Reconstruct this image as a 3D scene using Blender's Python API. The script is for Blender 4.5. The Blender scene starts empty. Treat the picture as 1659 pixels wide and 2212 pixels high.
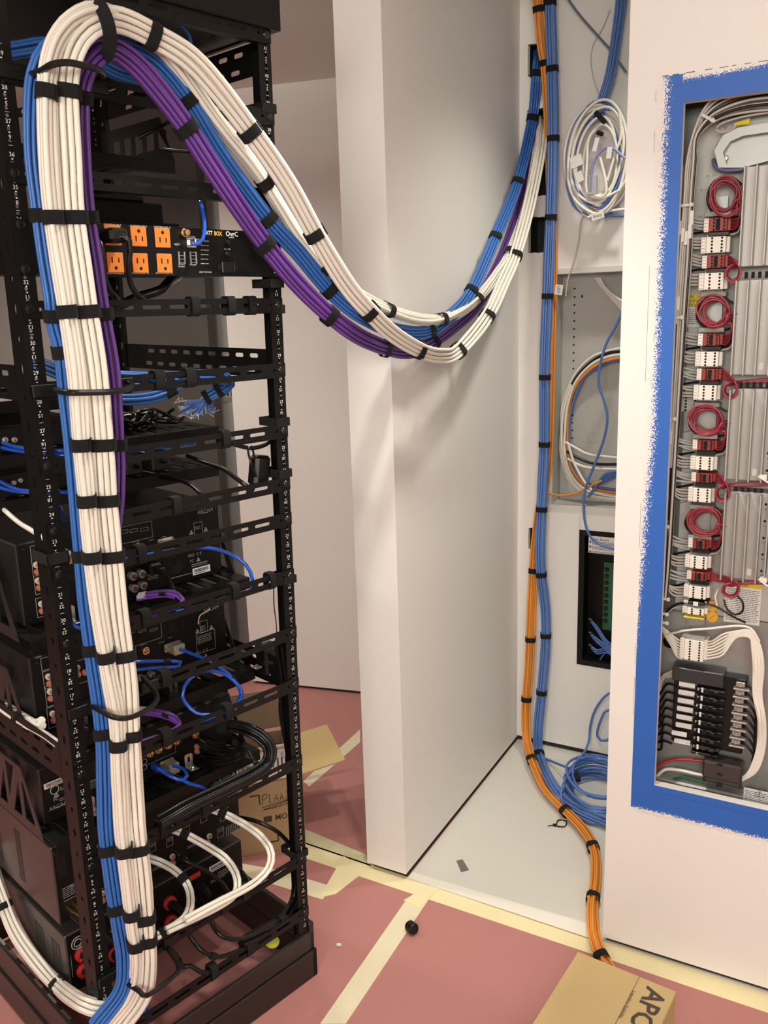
import bpy, bmesh, math, random
from mathutils import Vector as V, Matrix as MX, noise
from mathutils.geometry import tessellate_polygon
SC = bpy.context.scene
COL = SC.collection
R = random.Random(11)
# ---------------------------------------------------------------- camera (photo frame 1659 x 2212)
CX, CY, FPX = 829.5, 1106.0, 1876.33
CAMP = V((0, 0, 1.4832))
def _basis(yaw, pitch, roll):
    cy, sy, cp, sp = math.cos(yaw), math.sin(yaw), math.cos(pitch), math.sin(pitch)
    f = V((sy*cp, cy*cp, -sp)); r = V((cy, -sy, 0)); d = f.cross(r)
    cr, sr = math.cos(roll), math.sin(roll)
    return cr*r + sr*d, -sr*r + cr*d, f
CR, CD, CF = _basis(-.5069, .2291, .0321)
cam = bpy.data.objects.new('camera', bpy.data.cameras.new('camera')); COL.objects.link(cam)
cam.matrix_world = MX(((CR.x, -CD.x, -CF.x, 0), (CR.y, -CD.y, -CF.y, 0), (CR.z, -CD.z, -CF.z, CAMP.z), (0, 0, 0, 1)))
cam.data.sensor_fit = 'VERTICAL'; cam.data.sensor_height = 24; cam.data.lens = 24*FPX/2212
cam.data.clip_start = .02
SC.camera = cam
# ---------------------------------------------------------------- world, lamps, exposure
wd = bpy.data.worlds.new('world'); SC.world = wd; wd.use_nodes = True
wd.node_tree.nodes['Background'].inputs[0].default_value = (1, .86, .74, 1)
wd.node_tree.nodes['Background'].inputs[1].default_value = .05
def downlight_or_fill(loc, power, aim=None, size=.06, angle=150, blend=.6, col=(.97, .92, .80)):
    l = bpy.data.lights.new('downlight_or_fill', 'SPOT'); l.energy = power; l.color = col
    l.shadow_soft_size = size; l.spot_size = math.radians(angle); l.spot_blend = blend
    o = bpy.data.objects.new('downlight_or_fill', l); COL.objects.link(o); o.location = loc
    o.rotation_euler = ((V(aim)-V(loc)).to_track_quat('-Z', 'Y')).to_euler() if aim else (0, 0, 0)
ZC = 2.24
downlight_or_fill((-.62, 1.3, ZC), 56, size=.045, angle=100, blend=.8)
downlight_or_fill((-.42, 2.22, 2.5), 52, size=.05, angle=96, blend=1)  # unseen lamp added to brighten the alcove
downlight_or_fill((-2.3, .9, ZC), 80, size=.05, angle=130, blend=.8)
downlight_or_fill((-1.9, -.1, ZC), 20, size=.05)
downlight_or_fill((-1.55, 1.75, ZC), 18, size=.05)
downlight_or_fill((-2.6, 1.6, ZC), 62, size=.05)
al = bpy.data.lights.new('fill_light', 'AREA'); al.shape = 'RECTANGLE'; al.size = 2.2; al.size_y = 1.0; al.energy = 88; al.color = (.97, .91, .81)  # soft fill added behind the camera, standing in for room bounce
ao = bpy.data.objects.new('fill_light', al); COL.objects.link(ao); ao.location = (.35, -1.5, 2.0)
ao.rotation_euler = (V((-.7, 1.8, 1.3))-V(ao.location)).to_track_quat('-Z', 'Y').to_euler()
SC.view_settings.view_transform = 'Standard'; SC.view_settings.look = 'None'
SC.view_settings.gamma = 1; SC.view_settings.use_curve_mapping = False
SC.view_settings.exposure = .16
# ---------------------------------------------------------------- pixel -> point
def ray(px, py): return CR*((px-CX)/FPX) + CD*((py-CY)/FPX) + CF
def AX(px, py, X): d = ray(px, py); return CAMP + d*((X-CAMP.x)/d.x)
def AY(px, py, Y): d = ray(px, py); return CAMP + d*((Y-CAMP.y)/d.y)
def AZ(px, py, Z=0): d = ray(px, py); return CAMP + d*((Z-CAMP.z)/d.z)
RM = MX.Translation((-1.1293, .9186, .1166)) @ MX.Rotation(1.3077, 4, 'Z') @ MX.Rotation(.0035, 4, 'Y') @ MX.Rotation(.0163, 4, 'X')
RI = RM.inverted(); RC = RI @ CAMP; R3 = RI.to_3x3()
def RK(px, py, d=0):            # point of the rack-frame plane y = d
    r = R3 @ ray(px, py); return RC + r*((d-RC.y)/r.y)
def RKX(px, py, x): r = R3 @ ray(px, py); return RC + r*((x-RC.x)/r.x)
def RKZ(px, py, z): r = R3 @ ray(px, py); return RC + r*((z-RC.z)/r.z)
def RW(px, py, d=0): return RM @ RK(px, py, d)
# ---------------------------------------------------------------- materials
MATS = {}
def mat(name, col, rough=.5, metal=0, bump=0, scale=60, var=0, coat=0, alpha=1, spec=None, trans=0):
    if name in MATS: return MATS[name]
    m = bpy.data.materials.new(name); m.use_nodes = True; nt = m.node_tree; b = nt.nodes['Principled BSDF']
    b.inputs['Base Color'].default_value = (*col, 1); b.inputs['Roughness'].default_value = rough
    b.inputs['Metallic'].default_value = metal
    if coat: b.inputs['Coat Weight'].default_value = coat
    if spec is not None: b.inputs['Specular IOR Level'].default_value = spec
    if trans: b.inputs['Transmission Weight'].default_value = trans
    if bump or var:
        tc = nt.nodes.new('ShaderNodeTexCoord'); n = nt.nodes.new('ShaderNodeTexNoise')
        n.inputs['Scale'].default_value = scale; n.inputs['Detail'].default_value = 4
        nt.links.new(tc.outputs['Object'], n.inputs['Vector'])
        if bump:
            bp = nt.nodes.new('ShaderNodeBump'); bp.inputs['Strength'].default_value = bump; bp.inputs['Distance'].default_value = .002
            nt.links.new(n.outputs['Fac'], bp.inputs['Height']); nt.links.new(bp.outputs['Normal'], b.inputs['Normal'])
        if var:
            n2 = nt.nodes.new('ShaderNodeTexNoise'); n2.inputs['Scale'].default_value = scale*.1; n2.inputs['Detail'].default_value = 5
            nt.links.new(tc.outputs['Object'], n2.inputs['Vector'])
            mx = nt.nodes.new('ShaderNodeMix'); mx.data_type = 'RGBA'
            mx.inputs[6].default_value = tuple(c*(1-var) for c in col)+(1,); mx.inputs[7].default_value = tuple(min(1, c*(1+var)) for c in col)+(1,)
            nt.links.new(n2.outputs['Fac'], mx.inputs[0]); nt.links.new(mx.outputs[2], b.inputs['Base Color'])
    MATS[name] = m; return m
PAINT = mat('wall_paint', (.82, .80, .77), .55, bump=.05, scale=300)
CEILM = mat('ceiling_paint', (.76, .74, .71), .8, bump=.05, scale=200)
DGREY = mat('dim_wall_dark_grey', (.075, .070, .066), .6, bump=.05, scale=200)  # dimness of the lobby put into its wall colour
MGREY = mat('dim_wall_mid_grey', (.30, .28, .265), .6, bump=.05, scale=200)  # lighter step of the lobby's shade, also put into the colour
PINK = mat('rosin_paper', (.43, .18, .168), .55, bump=.12, scale=14, var=.10)
BOARD = mat('white_board', (.66, .645, .59), .35, bump=.03, scale=30, var=.04)
GAPM = mat('shadow_gap', (.02, .017, .015), .7)
TAPE = mat('masking_tape', (.74, .66, .47), .6, bump=.05, scale=120, var=.08)
TAPEY = mat('yellow_masking_tape', (.80, .71, .43), .6, bump=.05, scale=120, var=.06)
CARD = mat('cardboard', (.42, .285, .155), .75, bump=.08, scale=90, var=.1)
CARD2 = mat('tan_cardboard', (.50, .36, .165), .75, bump=.08, scale=90, var=.08)
CARDIN = mat('inner_cardboard', (.24, .17, .11), .85, bump=.08, scale=90)
RACKM = mat('rack_powder_coat', (.0052, .005, .0048), .42, bump=.04, scale=700, spec=.27)
BASEM = mat('rack_base_paint', (.017, .013, .012), .32, bump=.04, scale=500)
BLK = mat('black_metal', (.004, .004, .004), .42, spec=.25, bump=.04, scale=500)
BLKP = mat('black_plastic', (.006, .006, .006), .38, spec=.4)
CHAS = mat('chassis_grey_black', (.014, .014, .014), .38, bump=.03, scale=500)
AMPS = mat('amp_side_metal', (.085, .075, .070), .33, metal=.6, bump=.05, scale=500)
BRK = mat('shelf_side_metal', (.028, .027, .025), .33, metal=.3)
VEL = mat('velcro', (.0035, .0035, .0035), .95, bump=.5, scale=900)
SCREW = mat('screw_black', (.05, .05, .05), .22, metal=.8)
STEEL = mat('zinc_steel', (.55, .57, .58), .28, metal=1)
NICK = mat('nickel', (.44, .43, .40), .38, metal=.6)
GOLD = mat('gold_plate', (.75, .52, .22), .25, metal=1)
WHT = mat('white_print', (.75, .75, .73), .5)
DWHT = mat('dull_print', (.30, .30, .29), .6)
LABEL = mat('white_label', (.72, .71, .69), .5)
ORNG = mat('orange_plastic', (.80, .235, .035), .45)
REDP = mat('red_plastic', (.42, .025, .02), .4)
RED2 = mat('red_terminal', (.30, .03, .02), .45)
HOLE = mat('dark_hole', (.003, .003, .003), .8)
CWHITE = mat('white_cable', (.80, .77, .69), .42)
CBLUE = mat('blue_cable', (.035, .135, .43), .38)
CBLUE2 = mat('periwinkle_cable', (.085, .175, .47), .42)
CPATCH = mat('patch_cord_blue', (.015, .09, .52), .22, coat=.3)
CPURP = mat('purple_cable', (.115, .040, .235), .42)
CPUR2 = mat('violet_cable', (.21, .075, .52), .38)
CORNG = mat('orange_cable', (.72, .255, .035), .42)
CBLK = mat('black_cable', (.006, .006, .0065), .3, spec=.4)
CRED = mat('red_wire', (.30, .035, .055), .32)
CGREY = mat('grey_wire', (.50, .475, .43), .42)
CGREEN = mat('green_wire', (.01, .11, .055), .4)
CYEL = mat('yellow_plastic', (.72, .60, .05), .45)
GALV = mat('galvanised', (.36, .37, .36), .42, metal=.6, bump=.03, scale=40, var=.12)
CABP = mat('grey_enamel', (.46, .46, .435), .45)
ALU = mat('heat_sink', (.44, .43, .41), .45, metal=.3)
TERM = mat('white_terminal', (.78, .75, .68), .4)
SMOKE = mat('smoked_plastic', (.045, .036, .036), .18)
PBLUE = mat('blue_label', (.28, .50, .78), .5)
PYEL = mat('yellow_label', (.68, .55, .03), .5)
OBUT = mat('orange_button', (.78, .42, .05), .4)
GPCB = mat('green_board', (.02, .12, .05), .5)
CLEAR = mat('clear_tie', (.62, .60, .55), .35)
INK = mat('black_ink', (.015, .013, .012), .6)
# ---------------------------------------------------------------- mesh builder
CUBE_F = [(0, 3, 2, 1), (4, 5, 6, 7), (0, 1, 5, 4), (1, 2, 6, 5), (2, 3, 7, 6), (3, 0, 4, 7)]
class MB:
    def __init__(s): s.v = []; s.f = []; s.m = []; s.k = 0
    def add(s, vs, fs, M=None):
        n = len(s.v)
        s.v += [tuple(M @ V(p)) for p in vs] if M is not None else [tuple(p) for p in vs]
        s.f += [tuple(i+n for i in f) for f in fs]; s.m += [s.k]*len(fs); return s
    def box(s, x0, x1, y0, y1, z0, z1, c=0, M=None):
        if x0 > x1: x0, x1 = x1, x0
        if y0 > y1: y0, y1 = y1, y0
        if z0 > z1: z0, z1 = z1, z0
        if not c:
            return s.add([(x0, y0, z0), (x1, y0, z0), (x1, y1, z0), (x0, y1, z0), (x0, y0, z1), (x1, y0, z1), (x1, y1, z1), (x0, y1, z1)], CUBE_F, M)
        lo = (x0, y0, z0); hi = (x1, y1, z1); vs = []; ix = {}
        for sx in (0, 1):
            for sy in (0, 1):
                for sz in (0, 1):
                    sg = (sx, sy, sz)
                    for k in range(3):
                        ix[sg, k] = len(vs)
                        vs.append([(hi[a] if sg[a] else lo[a]) + (0 if a == k else (-c if sg[a] else c)) for a in range(3)])
        fs = []
        for a in range(3):
            b, d = (a+1) % 3, (a+2) % 3
            for sa in (0, 1):
                q = []
                for sb, sd in ((0, 0), (1, 0), (1, 1), (0, 1)):
                    g = [0]*3; g[a] = sa; g[b] = sb; g[d] = sd; q.append(ix[tuple(g), a])
                fs.append(q if sa else q[::-1])
            for sa in (0, 1):
                for sb in (0, 1):
                    g0 = [0]*3; g0[a] = sa; g0[b] = sb; g0[d] = 0; g1 = list(g0); g1[d] = 1
                    g0, g1 = tuple(g0), tuple(g1)
                    q = [ix[g0, a], ix[g1, a], ix[g1, b], ix[g0, b]]
                    fs.append(q if sa == sb else q[::-1])
        for g in [(i, j, k) for i in (0, 1) for j in (0, 1) for k in (0, 1)]:
            q = [ix[g, 0], ix[g, 1], ix[g, 2]]; fs.append(q if sum(g) % 2 else q[::-1])
        return s.add(vs, fs, M)
    def cyl(s, p0, p1, r, n=12, r1=None, M=None):
        p0, p1 = V(p0), V(p1); r1 = r if r1 is None else r1
        q = (p1-p0).to_track_quat('Z', 'Y'); vs = []
        for p, rr in ((p0, r), (p1, r1)):
            vs += [p + q @ V((rr*math.cos(2*math.pi*i/n), rr*math.sin(2*math.pi*i/n), 0)) for i in range(n)]
        fs = [(i, (i+1) % n, n+(i+1) % n, n+i) for i in range(n)] + [tuple(range(n))[::-1], tuple(range(n, 2*n))]
        return s.add(vs, fs, M)
    def lathe(s, prof, n=16, M=None):       # profile [(r, z)] about +Z
        vs = []; fs = []
        for r, z in prof: vs += [(r*math.cos(2*math.pi*i/n), r*math.sin(2*math.pi*i/n), z) for i in range(n)]
        for j in range(len(prof)-1):
            for i in range(n): fs.append((j*n+i, j*n+(i+1) % n, (j+1)*n+(i+1) % n, (j+1)*n+i))
        fs.append(tuple(range(n))[::-1]); fs.append(tuple(range((len(prof)-1)*n, len(prof)*n)))
        return s.add(vs, fs, M)
    def tube(s, pts, r, n=8, M=None, closed=False, rads=None):
        pts = [V(p) for p in pts]; N = len(pts); T = []
        for i in range(N):
            a, b = (pts[(i-1) % N], pts[(i+1) % N]) if closed else (pts[max(i-1, 0)], pts[min(i+1, N-1)])
            T.append((b-a).normalized() if (b-a).length > 1e-9 else V((0, 0, 1)))
        u = T[0].orthogonal().normalized(); vs = []
        for i in range(N):
            u = u - T[i]*u.dot(T[i]); u = u.normalized() if u.length > 1e-6 else T[i].orthogonal().normalized()
            w = T[i].cross(u); rr = rads[i] if rads else r
            vs += [pts[i] + (u*math.cos(2*math.pi*k/n) + w*math.sin(2*math.pi*k/n))*rr for k in range(n)]
        fs = []
        for i in range(N if closed else N-1):
            j = (i+1) % N
            fs += [(i*n+k, i*n+(k+1) % n, j*n+(k+1) % n, j*n+k) for k in range(n)]
        if not closed: fs += [tuple(range(n))[::-1], tuple(range((N-1)*n, N*n))]
        return s.add(vs, fs, M)
    def plate(s, out, holes, t, M=None):     # 2D outline (x, y) with holes, thickness t along +Z
        loops = [[V((p[0], p[1], 0)) for p in l] for l in [out]+list(holes)]
        flat = [p for l in loops for p in l]
        tris = tessellate_polygon(loops) if holes else None
        n = len(flat); vs = [tuple(p) for p in flat] + [(p.x, p.y, t) for p in flat]; fs = []
        if holes:
            for a, b, c in tris:
                A, B, Cc = flat[a], flat[b], flat[c]
                if (B-A).cross(Cc-A).z < 0: b, c = c, b
                fs += [(c, b, a), (a+n, b+n, c+n)]
        else:
            fs += [tuple(range(n))[::-1], tuple(range(n, 2*n))]
        o = 0
        for li, l in enumerate(loops):
            k = len(l)
            ar = sum(l[i].x*l[(i+1) % k].y - l[(i+1) % k].x*l[i].y for i in range(k))
            fl = (ar < 0) != (li > 0)
            for i in range(k):
                q = (o+i, o+(i+1) % k, n+o+(i+1) % k, n+o+i); fs.append(q[::-1] if fl else q)
            o += k
        return s.add(vs, fs, M)
    def text(s, body, size, M, ax='CENTER', sx=1.0, bold=0):
        key = (body, ax, bold)
        if key not in TXT:
            cu = bpy.data.curves.new('t', 'FONT'); cu.body = body; cu.align_x = ax; cu.align_y = 'CENTER'; cu.resolution_u = 2; cu.offset = bold
            to = bpy.data.objects.new('t', cu); me = bpy.data.meshes.new_from_object(to)
            TXT[key] = ([tuple(v.co) for v in me.vertices], [tuple(p.vertices) for p in me.polygons])
            bpy.data.objects.remove(to); bpy.data.curves.remove(cu); bpy.data.meshes.remove(me)
        vs, fs = TXT[key]
        return s.add([(x*size*sx, y*size, 0) for x, y, z in vs], fs, M)
TXT = {}
def rrect(x0, x1, y0, y1, r, n=3):
    out = []
    for cx, cy, a in ((x1-r, y1-r, 0), (x0+r, y1-r, 90), (x0+r, y0+r, 180), (x1-r, y0+r, 270)):
        out += [(cx+r*math.cos(math.radians(a+90*i/n)), cy+r*math.sin(math.radians(a+90*i/n))) for i in range(n+1)]
    return out
def circ(cx, cy, r, n=8): return [(cx+r*math.cos(2*math.pi*i/n), cy+r*math.sin(2*math.pi*i/n)) for i in range(n)]
MW = {}
def mesh(name, mb, ms, inv=None, sharp=.6):
    me = bpy.data.meshes.new(name); me.from_pydata(mb.v, [], mb.f)
    for m in (ms if isinstance(ms, (list, tuple)) else [ms]): me.materials.append(m)
    if any(mb.m): me.polygons.foreach_set('material_index', mb.m)
    if inv is not None: me.transform(inv)
    me.shade_smooth(); me.set_sharp_from_angle(angle=sharp); return me
def link(name, data, parent=None, M=None):
    o = bpy.data.objects.new(name, data); COL.objects.link(o)
    if parent is not None: o.parent = parent
    if M is not None: o.matrix_basis = M
    MW[o.name] = (MW[parent.name] if parent is not None else MX()) @ (M if M is not None else MX())
    return o
def part(name, mb, ms, parent, world=False, label=None, kind=None, sharp=.6):
    """one mesh under parent; mesh authored in the parent's frame (or in world space)"""
    o = link(name, mesh(name, mb, ms, MW[parent.name].inverted() if world else None, sharp), parent)
    if label: o['label'] = label
    if kind: o['kind'] = kind
    return o
def inst(name, me, parent, M=None, label=None):
    o = link(name, me, parent, M)
    if label: o['label'] = label
    return o
def tag(o, label, cat, group=None):
    o['label'] = label; o['category'] = cat
    if group: o['group'] = group
    return o
def thing(name, label, cat, loc=(0, 0, 0), M=None, group=None):
    return tag(link(name, None, None, M if M is not None else MX.Translation(loc)), label, cat, group)
def solid(name, mb, ms, label, cat, group=None, base=None, sharp=.6):
    """a thing of one mesh, authored in world space"""
    b = MX.Translation(base if base is not None else (sum((V(v) for v in mb.v), V())/len(mb.v)))
    return tag(link(name, mesh(name, mb, ms, b.inverted(), sharp), None, b), label, cat, group)
def struct(name, mb, ms, parent=None, world=False):
    o = part(name, mb, ms, parent, world) if parent else link(name, mesh(name, mb, ms))
    o['kind'] = 'structure'; return o
def crom(pts, step=.03, closed=False):
    """Catmull-Rom through pts, resampled at about step"""
    P = [V(p) for p in pts]; n = len(P); out = []
    for i in range(n if closed else n-1):
        if closed: a, b, c, d = P[i-1], P[i], P[(i+1) % n], P[(i+2) % n]
        else:
            b, c = P[i], P[i+1]; a = P[i-1] if i else b*2-c; d = P[i+2] if i+2 < n else c*2-b
        k = max(1, int((c-b).length/step+.5))
        for j in range(k):
            t = j/k; out.append(.5*((2*b)+(c-a)*t+(2*a-5*b+4*c-d)*t*t+(3*b-a-3*c+d)*t**3))
    if not closed: out.append(P[-1])
    return out
TXX = MX.Rotation(math.pi/2, 4, 'X')       # text plane facing -Y
# ================================================================ the room
YF, YB = 1.789, 2.638
struct('floor', MB().box(-5, 2.2, -2.5, 5, -.05, 0), PINK)
b = MB().plate([(-5, -2.5), (2.2, -2.5), (2.2, YF+.02), (-.97, YF+.02), (-.97, 2.7), (-1.05, 2.95), (-5, 2.95)], [], .05, MX.Translation((0, 0, 2.25)))
struct('ceiling', b, CEILM)
struct('ceiling_alcove', MB().box(-1.0, 2.2, YF+.021, 2.8, 2.55, 2.6), CEILM)
# wall stub left of the alcove, standing over a dark shadow gap
struct('wall_divider', MB().box(-1.080, -.962, YF, 2.88, .018, 2.6), PAINT)
struct('trim_1', MB().box(-1.072, -.968, YF+.016, 2.87, .0, .018), GAPM)
# back wall of the alcove, with the cut-outs for the boxes
def hr(px0, py0, px1, py1):
    a = AY(px0, py0, YB); c = AY(px1, py1, YB); return (a.x, c.x, c.z, a.z)
BOXES = [hr(1141, 97, 1176, 160), hr(1139, 238, 1178, 300), hr(1146, 340, 1182, 422), hr(1143, 470, 1178, 545), hr(1142, 1140, 1158, 1187)]
CABR = (-.850, -.40, .857, 1.572)
BLKR = (-.750, -.40, .331, .776)
b = MB(); F = MX(((1, 0, 0, 0), (0, 0, 1, YB), (0, 1, 0, 0), (0, 0, 0, 1)))
def quad_hole(r, j=0):
    x0, x1, z0, z1 = r
    if not j: return [(x0, z0), (x1, z0), (x1, z1), (x0, z1)]
    o = []
    for (ax, az), (bx, bz) in (((x0, z0), (x1, z0)), ((x1, z0), (x1, z1)), ((x1, z1), (x0, z1)), ((x0, z1), (x0, z0))):
        o += [(ax+(bx-ax)*t/5+R.uniform(-j, j), az+(bz-az)*t/5+R.uniform(-j, j)) for t in range(5)]
    return o
b.plate([(-.98, .022), (1.5, .022), (1.5, 2.6), (-.98, 2.6)], [quad_hole(r, .0018) for r in BOXES]+[quad_hole(CABR), quad_hole(BLKR)], .016, F)
struct('wall_back', b, PAINT)
struct('trim_2', MB().box(-.98, 1.5, YB+.008, YB+.012, 0, .024), GAPM)
struct('wall_cavity', MB().box(-.98, 1.5, YB+.16, YB+.20, 0, 2.6), mat('dark_cavity', (.012, .012, .012), .9))
# front wall on the right with the opening for the recessed panel
PO = (-.335, .22, .442, 1.838)
b = MB(); F2 = MX(((1, 0, 0, 0), (0, 0, 1, YF), (0, 1, 0, 0), (0, 0, 0, 1)))
b.plate([(-.437, .017), (1.6, .017), (1.6, 2.6), (-.437, 2.6)], [quad_hole(PO)], .022, F2)
struct('wall_front', b, PAINT)
struct('wall_front_return', MB().box(-.437, -.415, YF+.022, YF+.16, .014, 2.6), PAINT)
struct('trim_3', MB().box(-.43, 1.6, YF+.010, YF+.10, 0, .017), GAPM)
# raised white board that floors the alcove
struct('floor_alcove', MB().box(-.9615, 1.5, YF+.005, YB+.03, .0, .004), BOARD)
# far wall, a little askew, and the dim lobby beyond it
a0, a1 = V((-2.11, 2.636, 0)), V((-1.0, 2.875, 0)); t = (a1-a0).normalized(); nn = V((-t.y, t.x, 0))
def slab(p, q, th, z0, z1):
    d = (q-p).normalized(); n = V((-d.y, d.x, 0))*th
    vs = [p, q, q+n, p+n]; return MB().add([(v.x, v.y, z) for z in (z0, z1) for v in vs], CUBE_F)
struct('wall_far', slab(a0, a1, .11, .012, 2.6), PAINT)
struct('trim_4', slab(a0+t*.01+nn*.012, a1, .09, 0, .012), GAPM)
struct('wall_lobby', MB().box(-2.42, -2.0, 2.79, 2.9, 0, 2.6), PAINT)
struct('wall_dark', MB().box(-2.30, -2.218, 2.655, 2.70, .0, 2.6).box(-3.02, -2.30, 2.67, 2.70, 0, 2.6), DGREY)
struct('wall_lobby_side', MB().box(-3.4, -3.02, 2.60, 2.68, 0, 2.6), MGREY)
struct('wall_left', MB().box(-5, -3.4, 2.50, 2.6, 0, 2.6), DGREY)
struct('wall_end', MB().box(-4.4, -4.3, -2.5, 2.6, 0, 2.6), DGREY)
struct('wall_rear', MB().box(-5, 2.2, -2.5, -2.4, 0, 2.6), PAINT)
struct('wall_right', MB().box(1.6, 1.7, -2.5, 2.8, 0, 2.6), PAINT)
# ---------------------------------------------------------------- tape on the paper floor
def strip(px, mt, label, lift=.0008, base=None):
    p = [AZ(*q) for q in px]; n = len(p); mb = MB()
    mb.add([(v.x, v.y, z) for z in (0, lift) for v in p], [tuple(range(n))[::-1], tuple(range(n, 2*n))]+[(i, (i+1) % n, n+(i+1) % n, n+i) for i in range(n)])
    return solid('masking_tape', mb, mt, label, 'tape', 'masking tape on the paper floor')
def wstrip(pts, mt, label, z0=0, lift=.0008):
    mb = MB(); n = len(pts)
    mb.add([(x, y, z) for z in (z0, z0+lift) for x, y in pts], [tuple(range(n))[::-1], tuple(range(n, 2*n))]+[(i, (i+1) % n, n+(i+1) % n, n+i) for i in range(n)])
    return solid('masking_tape', mb, mt, label, 'tape', 'masking tape on the paper floor')
wstrip([(-1.42, 1.752), (-.2, 1.738), (1.2, 1.722), (1.2, 1.782), (-.9, 1.80), (-1.42, 1.815)], TAPEY, 'long pale yellow tape strip running along the alcove threshold', .0002)
wstrip([(-.96, 1.797), (-.44, 1.785), (-.44, 1.835), (-.96, 1.822)], mat('white_floor_tape', (.80, .77, .68), .5), 'whitish tape strip laid over the white alcove board edge', .0042, .0006)
strip([(878, 1944), (926, 1944), (747, 2212), (692, 2212)], TAPE, 'tape strip between two pink sheets in front of the alcove', .0016)
strip([(872, 1946), (935, 1909), (952, 1920), (905, 1962)], TAPEY, 'short tape piece where the front strip meets the threshold', .0024)
strip([(500, 1862), (600, 1880), (715, 1915), (697, 1944), (560, 1902), (490, 1888)], TAPE, 'tape strip left of the wall stub heading to the rack', .0014)
strip([(690, 1940), (742, 1850), (792, 1880), (725, 1932)], TAPEY, 'wide tape patch at the foot of the wall stub', .002)
strip([(655, 1790), (790, 1846), (802, 1872), (655, 1822)], mat('olive_tape', (.62, .58, .36), .6), 'dull tape strip running from the carton to the wall stub', .001)
strip([(655, 1688), (668, 1700), (778, 1604), (778, 1576)], TAPE, 'slanted tape strip beyond the open carton flap', .0012)
# ================================================================ the open-frame rack (rack frame: x right along the rear, y into the rack, z up)
U = .04445
rack = thing('equipment_rack', 'tall black open-frame equipment rack full of gear, seen from its rear corner', 'rack', M=RM @ MX.Translation((0, 0, -.1165)))
MW[rack.name] = RM.copy()                                   # author every part in the rack frame
rack_off = MX.Translation((0, 0, .1165))
def rpart(name, mb, ms, parent=None, **k):
    o = part(name, mb, ms, parent or rack, **k)
    if (parent or rack) is rack: o.matrix_basis = rack_off
    return o
FXZ = MX(((1, 0, 0, 0), (0, 0, 1, 0), (0, 1, 0, 0), (0, 0, 0, 1)))      # plate (x, z) thickness +y
FYZ = MX(((0, 0, 1, 0), (1, 0, 0, 0), (0, 1, 0, 0), (0, 0, 0, 1)))      # plate (y, z) thickness +x
def post_mesh(mir, face, deep=.045):
    """one L-shaped post: drilled number face on y = 0 and drilled outer flange"""
    mb = MB(); s = -1 if mir else 1
    ZB, ZT = -.03, 1.86; n = 42
    def sq(cx, cz, r): return [(cx-r, cz-r), (cx+r, cz-r), (cx+r, cz+r), (cx-r, cz+r)]
    for k in range(-0, 3):
        z0 = ZB if k == 0 else 14*k*U+.5*U; z1 = ZT if k == 2 else 14*(k+1)*U+.5*U
        hs = [circ(s*.0, i*U+d, .0031, 6) for i in range(14*k+1, 14*k+15) for d in (.008, -.0092, -.0264)]
        x0, x1 = sorted((s*-.012, s*.016))
        mb.plate([(x0, z0), (x1, z0), (x1, z1), (x0, z1)], [h for h in hs if z0 < h[0][1]-.006 and max(p[1] for p in h) < z1-.002], .002, FXZ)
        ho = [[(.02+.0045*math.cos(a), i*U+.006+(.009 if i % 2 else .005)*math.sin(a)) for a in [q*math.pi/4 for q in range(8)]] for i in range(14*k+1, 14*k+15)]
        mb.plate([(.002, z0), (deep, z0), (deep, z1), (.002, z1)], [h for h in ho if min(p[1] for p in h) > z0+.002 and max(p[1] for p in h) < z1-.002], .002, FYZ @ MX.Translation((0, 0, s*-.012 if s > 0 else .010)))
    mb.box(*sorted((s*-.012, s*-.004)), deep-.002, deep, ZB, ZT)
    return mb
def marks(s):
    mb = MB(); cx = s*.0
    for i in range(1, 43):
        z = i*U; w = .0028
        T = MX.Translation((cx, -.0006, z)) @ TXX
        mb.text(str(i), .0085, T)
        mb.text(str(43-i), .0085, MX.Translation((cx, -.0006, z-.0205)) @ TXX @ MX.Rotation(math.pi, 4, 'Z'))
        mb.add([(cx-w/1.4, -.0006, z-.0066), (cx+w/1.4, -.0006, z-.0066), (cx, -.0006, z-.0042)], [(0, 1, 2)])
        mb.add([(cx-w/1.4, -.0006, z-.0138), (cx+w/1.4, -.0006, z-.0138), (cx, -.0006, z-.0162)], [(0, 2, 1)])
        mb.box(cx-.003, cx+.003, -.0006, -.0004, z+.0123, z+.0128)
    return mb
WR = .478
mL, mR = post_mesh(False, 0), post_mesh(True, 0)
mr2 = MB(); mr2.add([(x+WR, y, z) for x, y, z in mR.v], mR.f)
pl = rpart('rear_post', mL, RACKM); rpart('unit_numbers', marks(1), WHT, pl)
pr = rpart('rear_post', mr2, RACKM)
mk = marks(-1); mk.v = [(x+WR, y, z) for x, y, z in mk.v]; rpart('unit_numbers', mk, WHT, pr)
for src, dx in ((mL, 0), (mR, WR)):
    f = MB(); f.add([(x+dx, .615-y, z) for x, y, z in src.v], [g[::-1] for g in src.f]); rpart('front_post', f, RACKM)
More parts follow.
